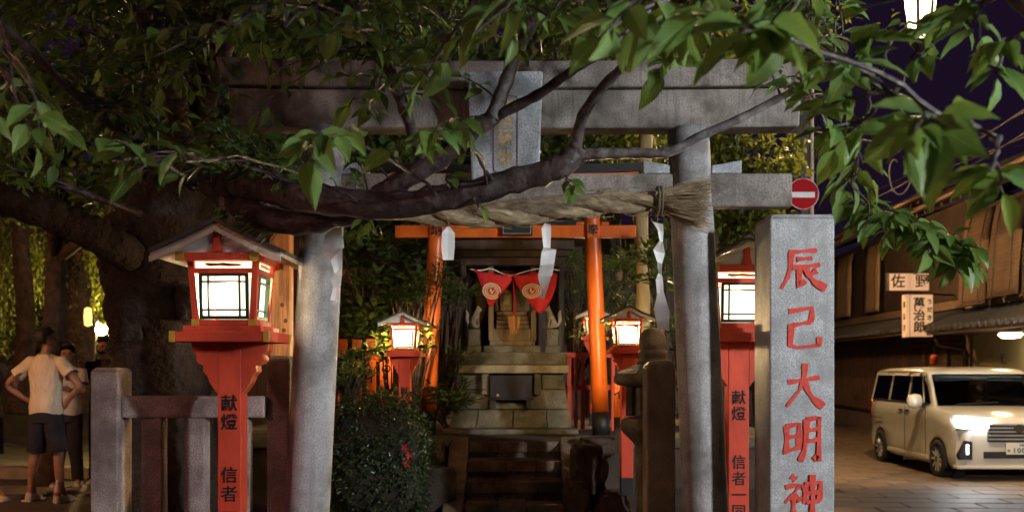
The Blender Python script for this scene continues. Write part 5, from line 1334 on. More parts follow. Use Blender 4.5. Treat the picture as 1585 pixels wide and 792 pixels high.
# ================================================================== houses across the street
TILE = pm('roof_tile', (0.035, 0.033, 0.034), (0.075, 0.07, 0.068), rough=0.5, scale=8, bump=0.3)
BLIND = pm('bamboo_blind', (0.13, 0.070, 0.034), (0.24, 0.14, 0.070), rough=0.8, scale=3, stretch=(1, 1, 26), bump=0.6, bscale=10, bdist=0.012, lo=.3, hi=.7)
PLASTER = pm('ochre_plaster', (0.20, 0.16, 0.085), (0.28, 0.23, 0.13), rough=0.9, scale=2, bump=0.2, stain=(0.2, 0.16, 0.10), stain_scale=1.2)
def fx(Y): return 7.83 + .07 * Y
def house(label, Y0, Y1, forward, eave_z, up_z):
    H = thing('town_house', label, 'house', (fx(Y0) - forward, Y0, 0), RA, 'old wooden houses across the street')
    L = (Y1 - Y0) / math.cos(RA)
    MB().span(.12, 6, 0, L, 0, up_z).build('wall', pm('house_wall', (0.05, 0.032, 0.022), (0.09, 0.06, 0.04), rough=0.85, scale=2), H)
    # pent roof with tile rolls
    MB().hexa([(-.75, -.05, eave_z - .04), (.13, -.05, eave_z + .30), (.13, L + .05, eave_z + .30), (-.75, L + .05, eave_z - .04)],
              [(-.75, -.05, eave_z), (.13, -.05, eave_z + .36), (.13, L + .05, eave_z + .36), (-.75, L + .05, eave_z)]).build('pent_roof', TILE, H)
    roll = MB().tube([(-.76, 0, eave_z + .012), (.12, 0, eave_z + .385)], .045, n=8).mesh('tile_roll'); roll.materials.append(TILE)
    n = int(L / .27)
    for i in range(n):
        o = link('tile_roll', roll, None, H); o.location = (0, .1 + i * .27, 0)
    endm = MB().lathe([(.052, -.02), (.052, .02)], n=10).mesh('eave_tile'); endm.materials.append(TILE)
    for i in range(n):
        o = link('eave_tile', endm, None, H); o.location = (-.775, .1 + i * .27, eave_z + .008); o.rotation_euler = (0, R(90), 0)
    for i in range(int(L / .9) + 1):
        MB().span(-.70, .11, .05 + i * .9, .11 + i * .9, eave_z - .11, eave_z - .045).build('rafter', WOOD_HOUSE, H)
    MB().span(-.72, -.66, 0, L, eave_z - .10, eave_z - .042).build('fascia', WOOD_HOUSE, H)
    MB().span(.02, .118, 0, L, eave_z + .42, eave_z + .60).build('window_ledge', pm('ledge_wood', (0.16, 0.105, 0.06), (0.25, 0.165, 0.10), rough=0.7, scale=4, stretch=(1, 4, 1)), H)
    # upper eave
    MB().hexa([(-1.0, -.1, up_z - .05), (1.2, -.1, up_z + .75), (1.2, L + .1, up_z + .75), (-1.0, L + .1, up_z - .05)],
              [(-1.0, -.1, up_z + .05), (1.2, -.1, up_z + .90), (1.2, L + .1, up_z + .90), (-1.0, L + .1, up_z + .05)]).build('main_roof', TILE, H)
    MB().hexa([(1.2, -.1, up_z + .75), (7, -.1, up_z + 2.6), (7, L + .1, up_z + 2.6), (1.2, L + .1, up_z + .75)],
              [(1.2, -.1, up_z + .90), (7, -.1, up_z + 2.75), (7, L + .1, up_z + 2.75), (1.2, L + .1, up_z + .90)]).build('main_roof', TILE, H)
    for i in range(int(L / .45) + 1):
        MB().hexa([(-.95, .02 + i * .45, up_z - .13), (.115, .02 + i * .45, up_z + .25), (.115, .08 + i * .45, up_z + .25), (-.95, .08 + i * .45, up_z - .13)],
                  [(-.95, .02 + i * .45, up_z - .055), (.115, .02 + i * .45, up_z + .335), (.115, .08 + i * .45, up_z + .335), (-.95, .08 + i * .45, up_z - .055)]).build('rafter', WOOD_HOUSE, H)
    MB().tube([(-1.06, -.1, up_z - .02), (-1.06, L + .1, up_z - .02)], .05, n=8).build('gutter', pm('gutter_copper', (0.10, 0.055, 0.03), (0.16, 0.09, 0.05), rough=0.5, metal=0.5), H, smooth=True)
    return H, L
BLIND_PALE = pm('pale_bamboo_blind', (0.27, 0.165, 0.085), (0.40, 0.26, 0.14), rough=0.8, scale=3, stretch=(1, 1, 26), bump=0.6, bscale=10, bdist=0.012, lo=.3, hi=.7)
def blind(H, y0, y1, z0, z1, x=-.02, bulge=.10, mat=None):
    mb = MB(); n = 10; vs = []
    for i in range(n + 1):
        t = i / n; z = z1 + (z0 - z1) * t
        xx = x - bulge * math.sin(PI * .5 * t) - .02 * math.sin(6 * t)
        for k in range(5): vs.append((xx - .010 * math.sin(k * 2 + i), y0 + (y1 - y0) * k / 4, z))
    mb.add(vs, [(5 * i + k, 5 * i + k + 1, 5 * i + k + 6, 5 * i + k + 5) for i in range(n) for k in range(4)])
    o = mb.build('blind', mat or BLIND, H, smooth=True); so = o.modifiers.new('thickness', 'SOLIDIFY'); so.thickness = .012
    for f_ in (.22, .78):
        yy = y0 + (y1 - y0) * f_
        MB().tube([(x - bulge * math.sin(PI * .5 * t) - .02 * math.sin(6 * t) - .022, yy, z1 + (z0 - z1) * t) for t in [k / 8 for k in range(9)]], .009, n=4).build('blind_cord', WOOD_DARK, o)
    MB().tube([(x - bulge, y0 - .02, z0), (x - bulge, y1 + .02, z0)], .02, n=6).build('blind_rod', WOOD_HOUSE, o)
    return o
HA, LA = house('far wooden town house with pale bamboo blinds and lattice front, left of the signs', 19.8, 36, 0.0, 2.50, 5.15)
for y0, y1 in ((11.0, 13.2), (8.85, 10.8), (6.1, 7.55), (13.4, 15.5)):
    blind(HA, y0, y1, 3.15, 4.95, mat=BLIND_PALE)
for y0, y1 in ((.2, 2.9), (3.1, 5.9), (7.6, 8.8), (10.82, 10.98)):
    MB().span(.04, .115, y0, y1, 3.12, 5.0).build('shutter', WOOD_DARK, HA)
lat = MB()
for i in range(int((LA - 4.6) / .17)):
    lat.span(.02, .09, 4.6 + i * .17, 4.6 + i * .17 + .07, .55, 2.3)
lat.build('lattice', WOOD_HOUSE, HA, kind='stuff')
for z in (.50, 1.4, 2.32):
    MB().span(.045, .118, 4.55, LA, z, z + .07).build('lattice_rail', WOOD_HOUSE, HA)
MB().span(-.12, .118, 4.55, LA, 0.0, .42).build('plinth_board', pm('plinth_wood', (0.13, 0.085, 0.055), (0.2, 0.135, 0.09), rough=0.75, scale=3, stretch=(1, 5, 1)), HA, bevel=.01)
for y in (.25, 1.5, 2.9, 4.3):
    MB().span(-.02, .117, y, y + .14, 0, 2.4).build('door_post', WOOD_HOUSE, HA, bevel=.006)
MB().span(.06, .10, .4, 1.49, .05, 2.1).build('door', WOOD_DARK, HA)
MB().span(.06, .10, 1.65, 2.89, .05, 2.1).build('door', WOOD_HOUSE, HA)
MB().span(.05, .10, 3.05, 4.29, .05, 2.1).build('door', WOOD_DARK, HA)
for z in (2.15, 2.28):
    MB().span(-.03, .117, .41, 4.28, z, z + .07).build('door_lintel', WOOD_HOUSE, HA)
o = thing('red_paper_lantern', 'small orange lantern hanging under the eave behind the van roof', 'lantern', tuple(P(1446, 556, 20.9)))
MB().lathe([(.03, -.11), (.07, -.09), (.08, 0), (.07, .09), (.03, .11)], n=16).build('shade', pm('orange_shade', (0.45, 0.07, 0.02), (0.55, 0.1, 0.03), rough=.7), o, smooth=True)
MB().tube([(0, 0, .11), (0, 0, .30)], .012, n=6).build('hook', IRON, o)

HB, LB = house('near wooden town house with large bamboo blinds at the right edge', 10.0, 19.6, .30, 2.42, 4.75)
for y0, y1, zb in ((8.10, 9.40, 2.86), (6.72, 8.02, 2.94), (5.3, 6.6, 2.88), (3.9, 5.2, 2.9)):
    blind(HB, y0, y1, zb, 4.62, bulge=.20)
MB().span(.04, .117, 3.0, 9.5, 2.85, 4.7).build('shutter', WOOD_DARK, HB)
for y0, y1 in ((6.6, 9.35), (3.2, 6.4)):
    MB().span(.06, .117, y0, y1, .3, 2.35).build('plaster_panel', PLASTER, HB)
for y in (3.0, 6.41, 9.36):
    MB().span(0, .117, y, y + .17, 0, 2.38).build('post', WOOD_HOUSE, HB, bevel=.006)
MB().span(.03, .117, 3.0, 9.5, .0, .29).build('plinth', pm('plinth_wood', (0, 0, 0)), HB)
MB().box((.04, 7.9, 1.85), (.03, .10, .16)).build('intercom', METAL, HB)
MB().tube([(-.60, 9.5, 2.30), (-.55, 9.5, 2.12), (-.05, 9.48, 2.02), (.0, 9.48, .1)], .04, n=8).build('downpipe', MATS['gutter_copper'], HB, smooth=True)
WLt = thing('wall_lamp', 'glowing oval lamp under the eave of the near house', 'lamp', (fx(16.6) - .30 - .38, 16.6, 2.24))
MB().lathe([(.02, -.07), (.13, -.055), (.17, 0), (.15, .02)], n=20, sx=1, sy=1.5).build('shade', glow('lit_eave_lamp', (1.0, 0.80, 0.42), 24.0), WLt, smooth=True)
MB().lathe([(.17, .021), (.17, .05), (.05, .06)], n=20, sx=1, sy=1.5).build('cap', METAL, WLt, smooth=True)

# shop signs
def sign(name, label, c, w, h, d, rz, words, frame_mat, face_mat):
    S = thing(name, label, 'shop sign', tuple(c), rz, None)
    MB().box((0, 0, 0), (w, d, h)).build('box', frame_mat, S, bevel=.01)
    f = MB().box((0, -d / 2 - .004, 0), (w * .955, .006, h * .93 if w > h else h * .975)).build('face', face_mat, S)
    for txt, sz_, sp, vert, x, z, bold in words:
        letters(txt, sz_, sp, INK, f, lambda a, b, c_: (a + x, b - d / 2 - .0095, c_ + z), vert, bold, .003)
    return S
YS = 20.7; ks = YS / F
lit1 = glow('lit_sign_face', (1.0, 0.52, 0.26), 0.34); lit1.node_tree.nodes['Principled BSDF'].inputs['Base Color'].default_value = (.5, .34, .22, 1)
sign('shop_sign', 'wide glowing sign board with two brushed characters above the upright sign', P(1405, 436.5, YS), 64 * ks, 28 * ks, .14, 0, [('佐野', .30, .50, False, -.23, 0, .004)], BLACK, lit1)
lit2 = glow('lit_upright_sign_face', (1.0, 0.54, 0.26), 0.36); lit2.node_tree.nodes['Principled BSDF'].inputs['Base Color'].default_value = (.5, .34, .22, 1)
S2 = sign('shop_sign', 'upright glowing sign with three heavy black characters and small script', P(1422, 488.5, YS), 36 * ks, 66 * ks, .28, 0, [('萬治郎', .25, .245, True, -.05, .24, .006), ('うだき', .115, .165, True, .165, .28, .004)], METAL, lit2)
# its narrow side face, turned towards the street
sf = MB().box((-18 * ks - .035, -.02, 0), (.06, .24, 66 * ks * .99)).build('side_face', lit2, S2)
letters('萬治郎', .13, .24, INK, sf, lambda a, b, c_: (-18 * ks - .0665 + b, a * -.9 - .02, c_ + .22), True, .006, .002)
for S_, zz_ in ((S2, .46),):
    MB().tube([(-.1, .0, zz_), (.9, .35, zz_)], .02, n=6).build('bracket', IRON, S_)

# ================================================================== the van
VAN = thing('white_van', 'pearl white compact van with glowing headlights parked at the right edge', 'van', (7.44, 16.45, 0), R(-1)); VAN.scale = (1.1, 1, 1)
PAINT = pm('pearl_paint', (0.60, 0.56, 0.48), (0.62, 0.58, 0.50), rough=0.22, scale=2, bump=0, spec=0.6, coat=0.6)
def car_glass(name, tint):
    m = bpy.data.materials.new(name); m.use_nodes = True
    nt = m.node_tree; out = nt.nodes['Material Output']; nt.nodes.remove(nt.nodes['Principled BSDF'])
    g_ = nd(nt, 'ShaderNodeBsdfGlossy'); g_.inputs['Roughness'].default_value = .04
    t = nd(nt, 'ShaderNodeBsdfTransparent'); t.inputs['Color'].default_value = (*tint, 1)
    fz = nd(nt, 'ShaderNodeFresnel'); fz.inputs['IOR'].default_value = 1.6
    x = nd(nt, 'ShaderNodeMixShader'); nt.links.new(fz.outputs[0], x.inputs[0]); nt.links.new(t.outputs[0], x.inputs[1]); nt.links.new(g_.outputs[0], x.inputs[2]); nt.links.new(x.outputs[0], out.inputs['Surface'])
    return m
GLASS = car_glass('tinted_car_glass', (.55, .58, .56)); GLASS_REAR = car_glass('privacy_car_glass', (.22, .22, .22))
RUBBER = pm('tyre_rubber', (0.012, 0.011, 0.011), (0.02, 0.018, 0.018), rough=0.85)
CHROME = pm('chrome', (0.6, 0.6, 0.6), (0.66, 0.66, 0.66), rough=0.15, metal=1.0, bump=0)
PLAST = pm('black_plastic', (0.015, 0.014, 0.015), (0.022, 0.021, 0.022), rough=0.55)
def loft(stations, ring):
    vs, fs = [], []; n = None
    for s_ in stations:
        r = ring(s_); n = len(r); vs += r
    for i in range(len(stations) - 1):
        for k in range(n):
            fs.append((i * n + k, i * n + (k + 1) % n, (i + 1) * n + (k + 1) % n, (i + 1) * n + k))
    fs.append(tuple(range(n))); fs.append(tuple((len(stations) - 1) * n + k for k in range(n)))
    return MB().add(vs, fs)
# y, z bottom, z top, half width bottom, half width top
body_st = [(-1.86, .30, .70, .62, .60), (-1.84, .22, .84, .70, .66), (-1.76, .20, .95, .78, .72), (-1.60, .20, 1.00, .815, .76), (-1.30, .20, 1.05, .835, .79), (-1.02, .20, 1.10, .835, .80), (-.4, .20, 1.10, .835, .815), (.6, .20, 1.10, .835, .815), (1.4, .20, 1.10, .83, .81), (1.72, .22, 1.09, .82, .80), (1.82, .26, 1.07, .78, .76), (1.85, .34, 1.02, .72, .70)]
def bring(s_):
    y, z0, z1, w0, w1 = s_; zm = z0 + (z1 - z0) * .58
    half = [(w0 * .93, z0), (w0 * .985, z0 + .07), (w0 * 1.0, z0 + .20), (w0 * .990, z0 + .36), (w0 * .982, zm), (w0 * 1.004, z1 - .22), (w0 * .998, z1 - .13), (w1, z1 - .02), (w1 * .93, z1)]
    return [(x, y, z) for x, z in half] + [(-x, y, z) for x, z in reversed(half)]
bb = loft(body_st, bring)
body_me = bb.mesh('body')
bo = link('body', body_me, PAINT, VAN, smooth=True)
cut = MB()
for y in (-1.22, 1.27):
    for sx in (-1, 1):
        cut.tube([(sx * .60, y, .29), (sx * 1.0, y, .29)], .345, n=28)
co = cut.build('cutter', None)
bo.parent = None
md = bo.modifiers.new('arch', 'BOOLEAN'); md.operation = 'DIFFERENCE'; md.object = co; md.solver = 'EXACT'
bv = bo.modifiers.new('b', 'BEVEL'); bv.width = .02; bv.segments = 2; bv.limit_method = 'ANGLE'; bv.angle_limit = R(40)
dg = bpy.context.evaluated_depsgraph_get(); nm_ = bpy.data.meshes.new_from_object(bo.evaluated_get(dg)); nm_.name = 'body'
bpy.data.objects.remove(bo); bpy.data.objects.remove(co)
nm_.materials.clear(); nm_.materials.append(PAINT)
nm_.polygons.foreach_set('use_smooth', [True] * len(nm_.polygons))
bo = link('body', nm_, None, VAN); bo.modifiers.new('es', 'EDGE_SPLIT').split_angle = R(32)
for y in (-1.22, 1.27):
    for sx in (-1, 1):
        MB().tube([(sx * .55, y, .29), (sx * .70, y, .29)], .335, n=24).build('wheel_well', PLAST, VAN)
# greenhouse: base ring and roof ring
def gh(y0b, y1b, y0t, y1t, z0, z1, wb, wt, name, mat, bev=.03):
    return MB().hexa([(-wb, y0b, z0), (wb, y0b, z0), (wb, y1b, z0), (-wb, y1b, z0)], [(-wt, y0t, z1), (wt, y0t, z1), (wt, y1t, z1), (-wt, y1t, z1)]).build(name, mat, VAN, bevel=bev, seg=3)
for sx in (-1, 1):
    for (yb0, yb1, yt0, yt1) in ((-1.07, -.93, -.56, -.47), (-.63, -.585, -.40, -.345), (.03, .11, .03, .11), (.87, .97, .85, .95), (1.73, 1.84, 1.67, 1.75)):
        q0 = [(sx * .745, yb0, 1.06), (sx * .80, yb0, 1.06), (sx * .80, yb1, 1.06), (sx * .745, yb1, 1.06)]
        q1 = [(sx * .665, yt0, 1.60), (sx * .715, yt0, 1.60), (sx * .715, yt1, 1.60), (sx * .665, yt1, 1.60)]
        MB().hexa(q0, q1).build('roof_pillar', PAINT, VAN, bevel=.012)
    MB().hexa([(sx * .735, -1.0, 1.06), (sx * .805, -1.0, 1.06), (sx * .805, 1.8, 1.06), (sx * .735, 1.8, 1.06)], [(sx * .735, -.95, 1.125), (sx * .794, -.95, 1.125), (sx * .794, 1.78, 1.125), (sx * .735, 1.78, 1.125)]).build('window_sill', PAINT, VAN)
    MB().hexa([(sx * .66, -.46, 1.55), (sx * .722, -.46, 1.55), (sx * .722, 1.74, 1.55), (sx * .66, 1.74, 1.55)], [(sx * .66, -.46, 1.60), (sx * .714, -.46, 1.60), (sx * .714, 1.74, 1.60), (sx * .66, 1.74, 1.60)]).build('window_header', PAINT, VAN)
gh(1.76, 1.84, 1.68, 1.74, 1.06, 1.60, .78, .70, 'tailgate', PAINT, .02)
SEAT = pm('seat_cloth', (0.06, 0.055, 0.05), (0.10, 0.09, 0.08), rough=0.9)
for x, y in ((-.36, -.05), (.36, -.05), (-.36, .9), (.36, .9)):
    st_ = MB().box((x, y, 1.18), (.46, .14, .40)).build('seat', SEAT, VAN, bevel=.04, seg=3)
    MB().box((x, y + .02, 1.44), (.24, .09, .14)).build('headrest', SEAT, st_, bevel=.03, seg=3)
sw = [Vector((.36 + .17 * math.cos(a), -.62 - .05 * math.sin(a), 1.17 + .16 * math.sin(a))) for a in [2 * PI * k / 24 for k in range(25)]]
MB().tube(sw, .014, n=6, caps=False).build('steering_wheel', PLAST, VAN, smooth=True)
MB().box((0, -.80, 1.10), (1.40, .30, .07)).build('dashboard', PLAST, VAN, bevel=.02)
rf = [(-.60, 1.585, 1.60, .66), (-.48, 1.59, 1.655, .71), (-.2, 1.59, 1.69, .72), (.5, 1.59, 1.70, .72), (1.3, 1.59, 1.685, .715), (1.72, 1.59, 1.655, .70), (1.80, 1.59, 1.615, .66)]
def rring(s_):
    y, z0, z1, w = s_
    h_ = [(w, z0), (w * .99, z0 + (z1 - z0) * .5), (w * .90, z0 + (z1 - z0) * .9), (w * .45, z1), ]
    return [(x, y, z) for x, z in h_] + [(-x, y, z) for x, z in reversed(h_)]
loft(rf, rring).build('roof', PAINT, VAN, smooth=True)
# glass
def wall_x(z): return .80 + (.715 - .80) * (z - 1.06) / .54
def pane(y0b, y1b, y0t, y1t, z0, z1, sx, name='side_window'):
    e = .006
    q = [(sx * (wall_x(z0) + e), y0b, z0), (sx * (wall_x(z0) + e), y1b, z0), (sx * (wall_x(z1) + e), y1t, z1), (sx * (wall_x(z1) + e), y0t, z1)]
    b_ = [(sx * (abs(x) - .008), y, z) for x, y, z in q]
    return MB().hexa(q, b_).build(name, GLASS if y1b < .5 else GLASS_REAR, VAN)
for sx in (-1, 1):
    pane(-.90, -.66, -.46, -.40, 1.12, 1.55, sx, 'quarter_window')
    pane(-.60, .02, -.36, .02, 1.12, 1.56, sx)
    pane(.12, .86, .12, .84, 1.12, 1.56, sx)
    pane(.98, 1.72, .96, 1.66, 1.12, 1.55, sx, 'rear_side_window')
    for (y0, y1) in ((-.38, .05), (.09, .90)):
        MB().hexa([(sx * .735, y0, 1.55), (sx * .775, y0, 1.55), (sx * .775, y1, 1.55), (sx * .735, y1, 1.55)], [(sx * .72, y0 + .02, 1.60), (sx * .735, y0 + .02, 1.60), (sx * .735, y1 - .02, 1.60), (sx * .72, y1 - .02, 1.60)]).build('rain_visor', PLAST, VAN)
    MB().tube([(sx * .745, -.62, 1.05), (sx * .69, -.50, 1.56), (sx * .69, -.44, 1.57)], .012, n=6).build('pillar_trim', PLAST, VAN)
    for y in (.22, -.06):
        MB().box((sx * .842, y, .985), (.022, .17, .032)).build('door_handle', CHROME, VAN, bevel=.008)
    MB().box((sx * .838, .07, .65), (.006, .008, .80)).build('door_seam', PLAST, VAN)
    MB().box((sx * .838, -.80, .70), (.006, .008, .70)).build('door_seam', PLAST, VAN)
    MB().box((sx * .838, 1.38, .80), (.008, .55, .012)).build('slide_rail', PLAST, VAN)
    MB().box((sx * .806, .42, 1.122), (.014, 2.55, .022)).build('belt_trim', PLAST, VAN, bevel=.004)
    MB().box((sx * .79, 1.79, .93), (.05, .10, .34)).build('tail_light', pm('tail_red', (0.25, 0.01, 0.012), (0.3, 0.015, 0.015), rough=.2, bump=0), VAN, bevel=.02)
    MB().box((sx * .832, .0, .285), (.02, 1.75, .06)).build('side_skirt', PAINT, VAN, bevel=.01)
    mr = MB().lathe([(.03, -.11), (.085, -.08), (.10, .0), (.085, .08), (.03, .11)], n=14, sx=1.15, sy=.7).build('mirror', PAINT, VAN, (sx * .955, -.70, 1.16), smooth=True); mr.rotation_euler = (0, R(90), 0)
    MB().box((0, .075, 0), (.12, .01, .16)).build('mirror_glass', CHROME, mr)
    MB().box((sx * .84, -.68, 1.09), (.10, .06, .07)).build('mirror_arm', PLAST, VAN, bevel=.01)
    # headlight, wrapping the corner
    hl = MB().prism([(sx * .40, .80), (sx * .40, .905), (sx * .60, .955), (sx * .765, .965), (sx * .775, .86), (sx * .62, .80)], -1.875, -1.70).build('headlight', glow('lit_headlight', (0.92, 0.97, 1.0), 90.0) , VAN)
    MB().box((sx * .60, -1.80, .79), (.36, .12, .012)).build('headlight_trim', CHROME, VAN)
    fg = MB().prism([(sx * .60, .34), (sx * .60, .60), (sx * .70, .62), (sx * .775, .40), (sx * .76, .34)], -1.872, -1.74).build('fog_bezel', PLAST, VAN)
    MB().span(min(sx * .655, sx * .680), max(sx * .655, sx * .680), -1.885, -1.8725, .42, .56).build('running_light', glow('lit_running_light', (0.85, 0.93, 1.0), 8.0), fg)
MB().hexa([(-.765, -1.065, 1.085), (.765, -1.065, 1.085), (.745, -1.02, 1.085), (-.745, -1.02, 1.085)], [(-.675, -.560, 1.575), (.675, -.560, 1.575), (.675, -.51, 1.575), (-.675, -.51, 1.575)]).build('windscreen', GLASS, VAN)
MB().tube([(-.5, -1.06, 1.12), (.1, -1.02, 1.15)], .010, n=5).build('wiper', PLAST, VAN)
MB().box((0, -.62, 1.50), (.22, .03, .06)).build('rear_view_mirror', PLAST, VAN)
gr = MB().span(-.40, .40, -1.895, -1.80, .60, .86).build('grille', PLAST, VAN, bevel=.01)
for z in (.63, .685, .74, .795, .845):
    MB().span(-.395, .395, -1.905, -1.896, z, z + .022).build('grille_bar', pm('satin_trim', (0.34, 0.34, 0.34), (0.4, 0.4, 0.4), rough=0.3, metal=0.3, bump=0), gr)
MB().lathe([(.060, -.006), (.060, .006)], n=20, sx=1.2).build('emblem', CHROME, gr, (0, -1.915, .80)).rotation_euler = (R(90), 0, 0)
MB().span(-.45, .45, -1.89, -1.80, .36, .46).build('lower_grille', PLAST, VAN, bevel=.01)
pl = MB().span(-.165, .165, -1.905, -1.893, .42, .585).build('number_plate', pm('plate_white', (0.62, 0.62, 0.58), (0.68, 0.68, 0.64), rough=0.5, bump=0), VAN, bevel=.004)
for txt, sz_, x, z in (('10', .10, -.06, .475), ('0', .10, .06, .475), ('は', .04, -.135, .475), ('300', .045, .02, .555)):
    letters(txt, sz_, sz_ * .62, pm('plate_green', (0.01, 0.06, 0.03), (0.015, 0.08, 0.04), rough=0.6), pl, lambda a, b, c_: (a + x, b - 1.908, c_ + z), False, .002, .002)
MB().span(-.80, .80, -1.875, -1.70, .20, .25).build('front_lip', PAINT, VAN, bevel=.015)
for y in (-1.22, 1.27):
    for sx in (-1, 1):
        wh = bpy.data.objects.new('wheel', None); COL.objects.link(wh); wh.parent = VAN; wh.location = (sx * .755, y, .29)
        if sx > 0: wh.rotation_euler = (0, 0, PI)
        def wl_(prof, name, mat, n=32, caps=True):
            o = MB().lathe(prof, n=n, caps=caps).build(name, mat, wh, smooth=True); o.rotation_euler = (0, R(-90), 0); return o
        wl_([(.19, -.085), (.265, -.085), (.289, -.06), (.291, 0), (.289, .06), (.27, .08), (.196, .082), (.192, .04)], 'tyre', RUBBER, caps=False)
        wl_([(.03, .030), (.188, .036), (.192, .0)], 'rim_well', PLAST)
        rim = MB()
        for k in range(10):
            a = 2 * PI * k / 10; t = .022
            ca, sa = math.cos(a), math.sin(a)
            rim.hexa([(-.065, .03 * ca + t * sa, .03 * sa - t * ca), (-.065, .19 * ca + t * .8 * sa, .19 * sa - t * .8 * ca), (-.065, .19 * ca - t * .8 * sa, .19 * sa + t * .8 * ca), (-.065, .03 * ca - t * sa, .03 * sa + t * ca)],
                     [(-.083, .03 * ca + t * .8 * sa, .03 * sa - t * .8 * ca), (-.078, .19 * ca + t * .6 * sa, .19 * sa - t * .6 * ca), (-.078, .19 * ca - t * .6 * sa, .19 * sa + t * .6 * ca), (-.083, .03 * ca - t * .8 * sa, .03 * sa + t * .8 * ca)])
        rim.build('rim', pm('silver_wheel', (0.50, 0.50, 0.50), (0.56, 0.56, 0.56), rough=0.3, metal=0.4, bump=0), wh)
        wl_([(.045, .06), (.045, .088), (.02, .092)], 'hub_cap', CHROME, 16)
        cp = [Vector((-.080, .192 * math.cos(2 * PI * k / 32), .192 * math.sin(2 * PI * k / 32))) for k in range(33)]
        MB().tube(cp, .008, n=5, caps=False).build('rim_edge', CHROME, wh)

# ================================================================== people
SKIN = pm('skin', (0.25, 0.125, 0.08), (0.31, 0.16, 0.105), rough=0.55, scale=20, bump=0.05)
HAIR = pm('dark_hair', (0.012, 0.008, 0.006), (0.03, 0.02, 0.014), rough=0.6, scale=60, bump=0.5, bscale=120)
def person(label, loc, rz, h, shirt, legs, armL, armR, head_turn=0, hair=HAIR, short=True, stance=.12, bag=None, shoe=None, beard=False, cap=None, sleeve=.55):
    """faces -Y; armX = (elbow, wrist) offsets in metres for a 1.75 m body; legs = (material, length 0..1)"""
    k = h / 1.75
    B = thing('person', label, 'person', loc, rz, 'people standing by the canal path')
    V = []; E_ = []; Rd = []
    def add(p, r, par=None):
        V.append(Vector(p) * k); Rd.append(r * k)
        if par is not None: E_.append((par, len(V) - 1))
        return len(V) - 1
    pel = add((0, 0, .93), .095); wst = add((0, .005, 1.10), .085, pel); ch = add((0, .0, 1.30), .098, wst); nk0 = add((0, .012, 1.46), .055, ch); nk = add((0, .0, 1.53), .050, nk0)
    ct, st_ = math.cos(head_turn), math.sin(head_turn)
    def hd(x, y, z): return (x * ct - y * st_, x * st_ + y * ct, z)
    jaw = add(hd(0, -.030, 1.575), .058, nk); mid = add(hd(0, -.006, 1.635), .080, jaw); top = add(hd(0, .008, 1.695), .066, mid)
    nose = add(hd(0, -.098, 1.615), .013, mid)
    for s in (-1, 1): add(hd(s * .083, .01, 1.62), .014, mid)
    for s, (el, wr) in ((-1, armL), (1, armR)):
        sh = add((s * .155, .005, 1.415), .055, ch); e = add(el, .038, sh); w = add(wr, .026, e)
        d = (Vector(wr) - Vector(el)).normalized(); sd = d.cross(Vector((0, 1, .2))).normalized()
        pm_ = add(tuple(Vector(wr) + d * .05), .030, w)
        for f in range(4):
            a = Vector(wr) + d * .085 + sd * (f - 1.5) * .019
            m1 = add(tuple(a), .0095, pm_); add(tuple(a + d * (.045 + .012 * (f in (1, 2))) + Vector((0, -.01, 0))), .008, m1)
        add(tuple(Vector(wr) + d * .04 + sd * -.05), .010, w)
    for s in (-1, 1):
        hp = add((s * .085, 0, .88), .085, pel); kn = add((s * (stance * .75), -.012, .49), .055, hp); ca = add((s * stance * .9, .012, .33), .052, kn); an = add((s * stance, .01, .085), .034, ca)
        add((s * stance, .045, .035), .03, an); add((s * (stance + .03), -.13, .03), .028, an)
    me = skin_mesh('body', V, E_, Rd, 1, 0); me.materials.append(SKIN)
    body = link('body', me, None, B)
    # face
    for s in (-1, 1):
        eye = MB().lathe([(.002, -.006), (.011, -.003), (.012, .0), (.011, .003), (.002, .006)], n=8).build('eye', pm('eye_dark', (0.02, 0.015, 0.012), (0.03, 0.02, 0.015), rough=0.2), body, Vector(hd(s * .031, -.083, 1.640)) * k); eye.rotation_euler = (R(90), 0, head_turn)
    MB().box((0, 0, 0), (.042, .008, .008)).build('mouth', pm('lips', (0.24, 0.09, 0.07), (0.28, 0.11, 0.08), rough=0.5), body, Vector(hd(0, -.088, 1.578)) * k, bevel=.003).rotation_euler = (0, 0, head_turn)
    # hair: a shell over the crown and back of the head
    bm = bmesh.new(); bmesh.ops.create_uvsphere(bm, u_segments=18, v_segments=12, radius=1)
    kill = [v for v in bm.verts if (v.co.z < .12 and v.co.y < -.05) or v.co.z < (-.75 if short else -1.1) or (v.co.y < -.72 and v.co.z < .5)]
    bmesh.ops.delete(bm, geom=kill, context='VERTS')
    rr = random.Random(label)
    for v in bm.verts:
        j = 1 + rr.uniform(-.025, .035)
        v.co = Vector((v.co.x * .094 * j, v.co.y * .108 * j, v.co.z * (.098 if short else .13) * j))
    hm = bpy.data.meshes.new('hair'); bm.to_mesh(hm); bm.free()
    ho = link('hair', hm, hair, body, Vector(hd(0, .012, 1.665)) * k, smooth=True); ho.rotation_euler = (0, 0, head_turn); ho.scale = (k, k, k)
    so = ho.modifiers.new('thick', 'SOLIDIFY'); so.thickness = .012
    if beard:
        bm = bmesh.new(); bmesh.ops.create_uvsphere(bm, u_segments=14, v_segments=10, radius=1)
        bmesh.ops.delete(bm, geom=[v for v in bm.verts if v.co.z > .25 or v.co.y > .5], context='VERTS')
        for v in bm.verts: v.co = Vector((v.co.x * .066, v.co.y * .066, v.co.z * .062))
        hm = bpy.data.meshes.new('beard'); bm.to_mesh(hm); bm.free()
        link('beard', hm, hair, body, Vector(hd(0, -.025, 1.590)) * k, smooth=True).rotation_euler = (0, 0, head_turn)
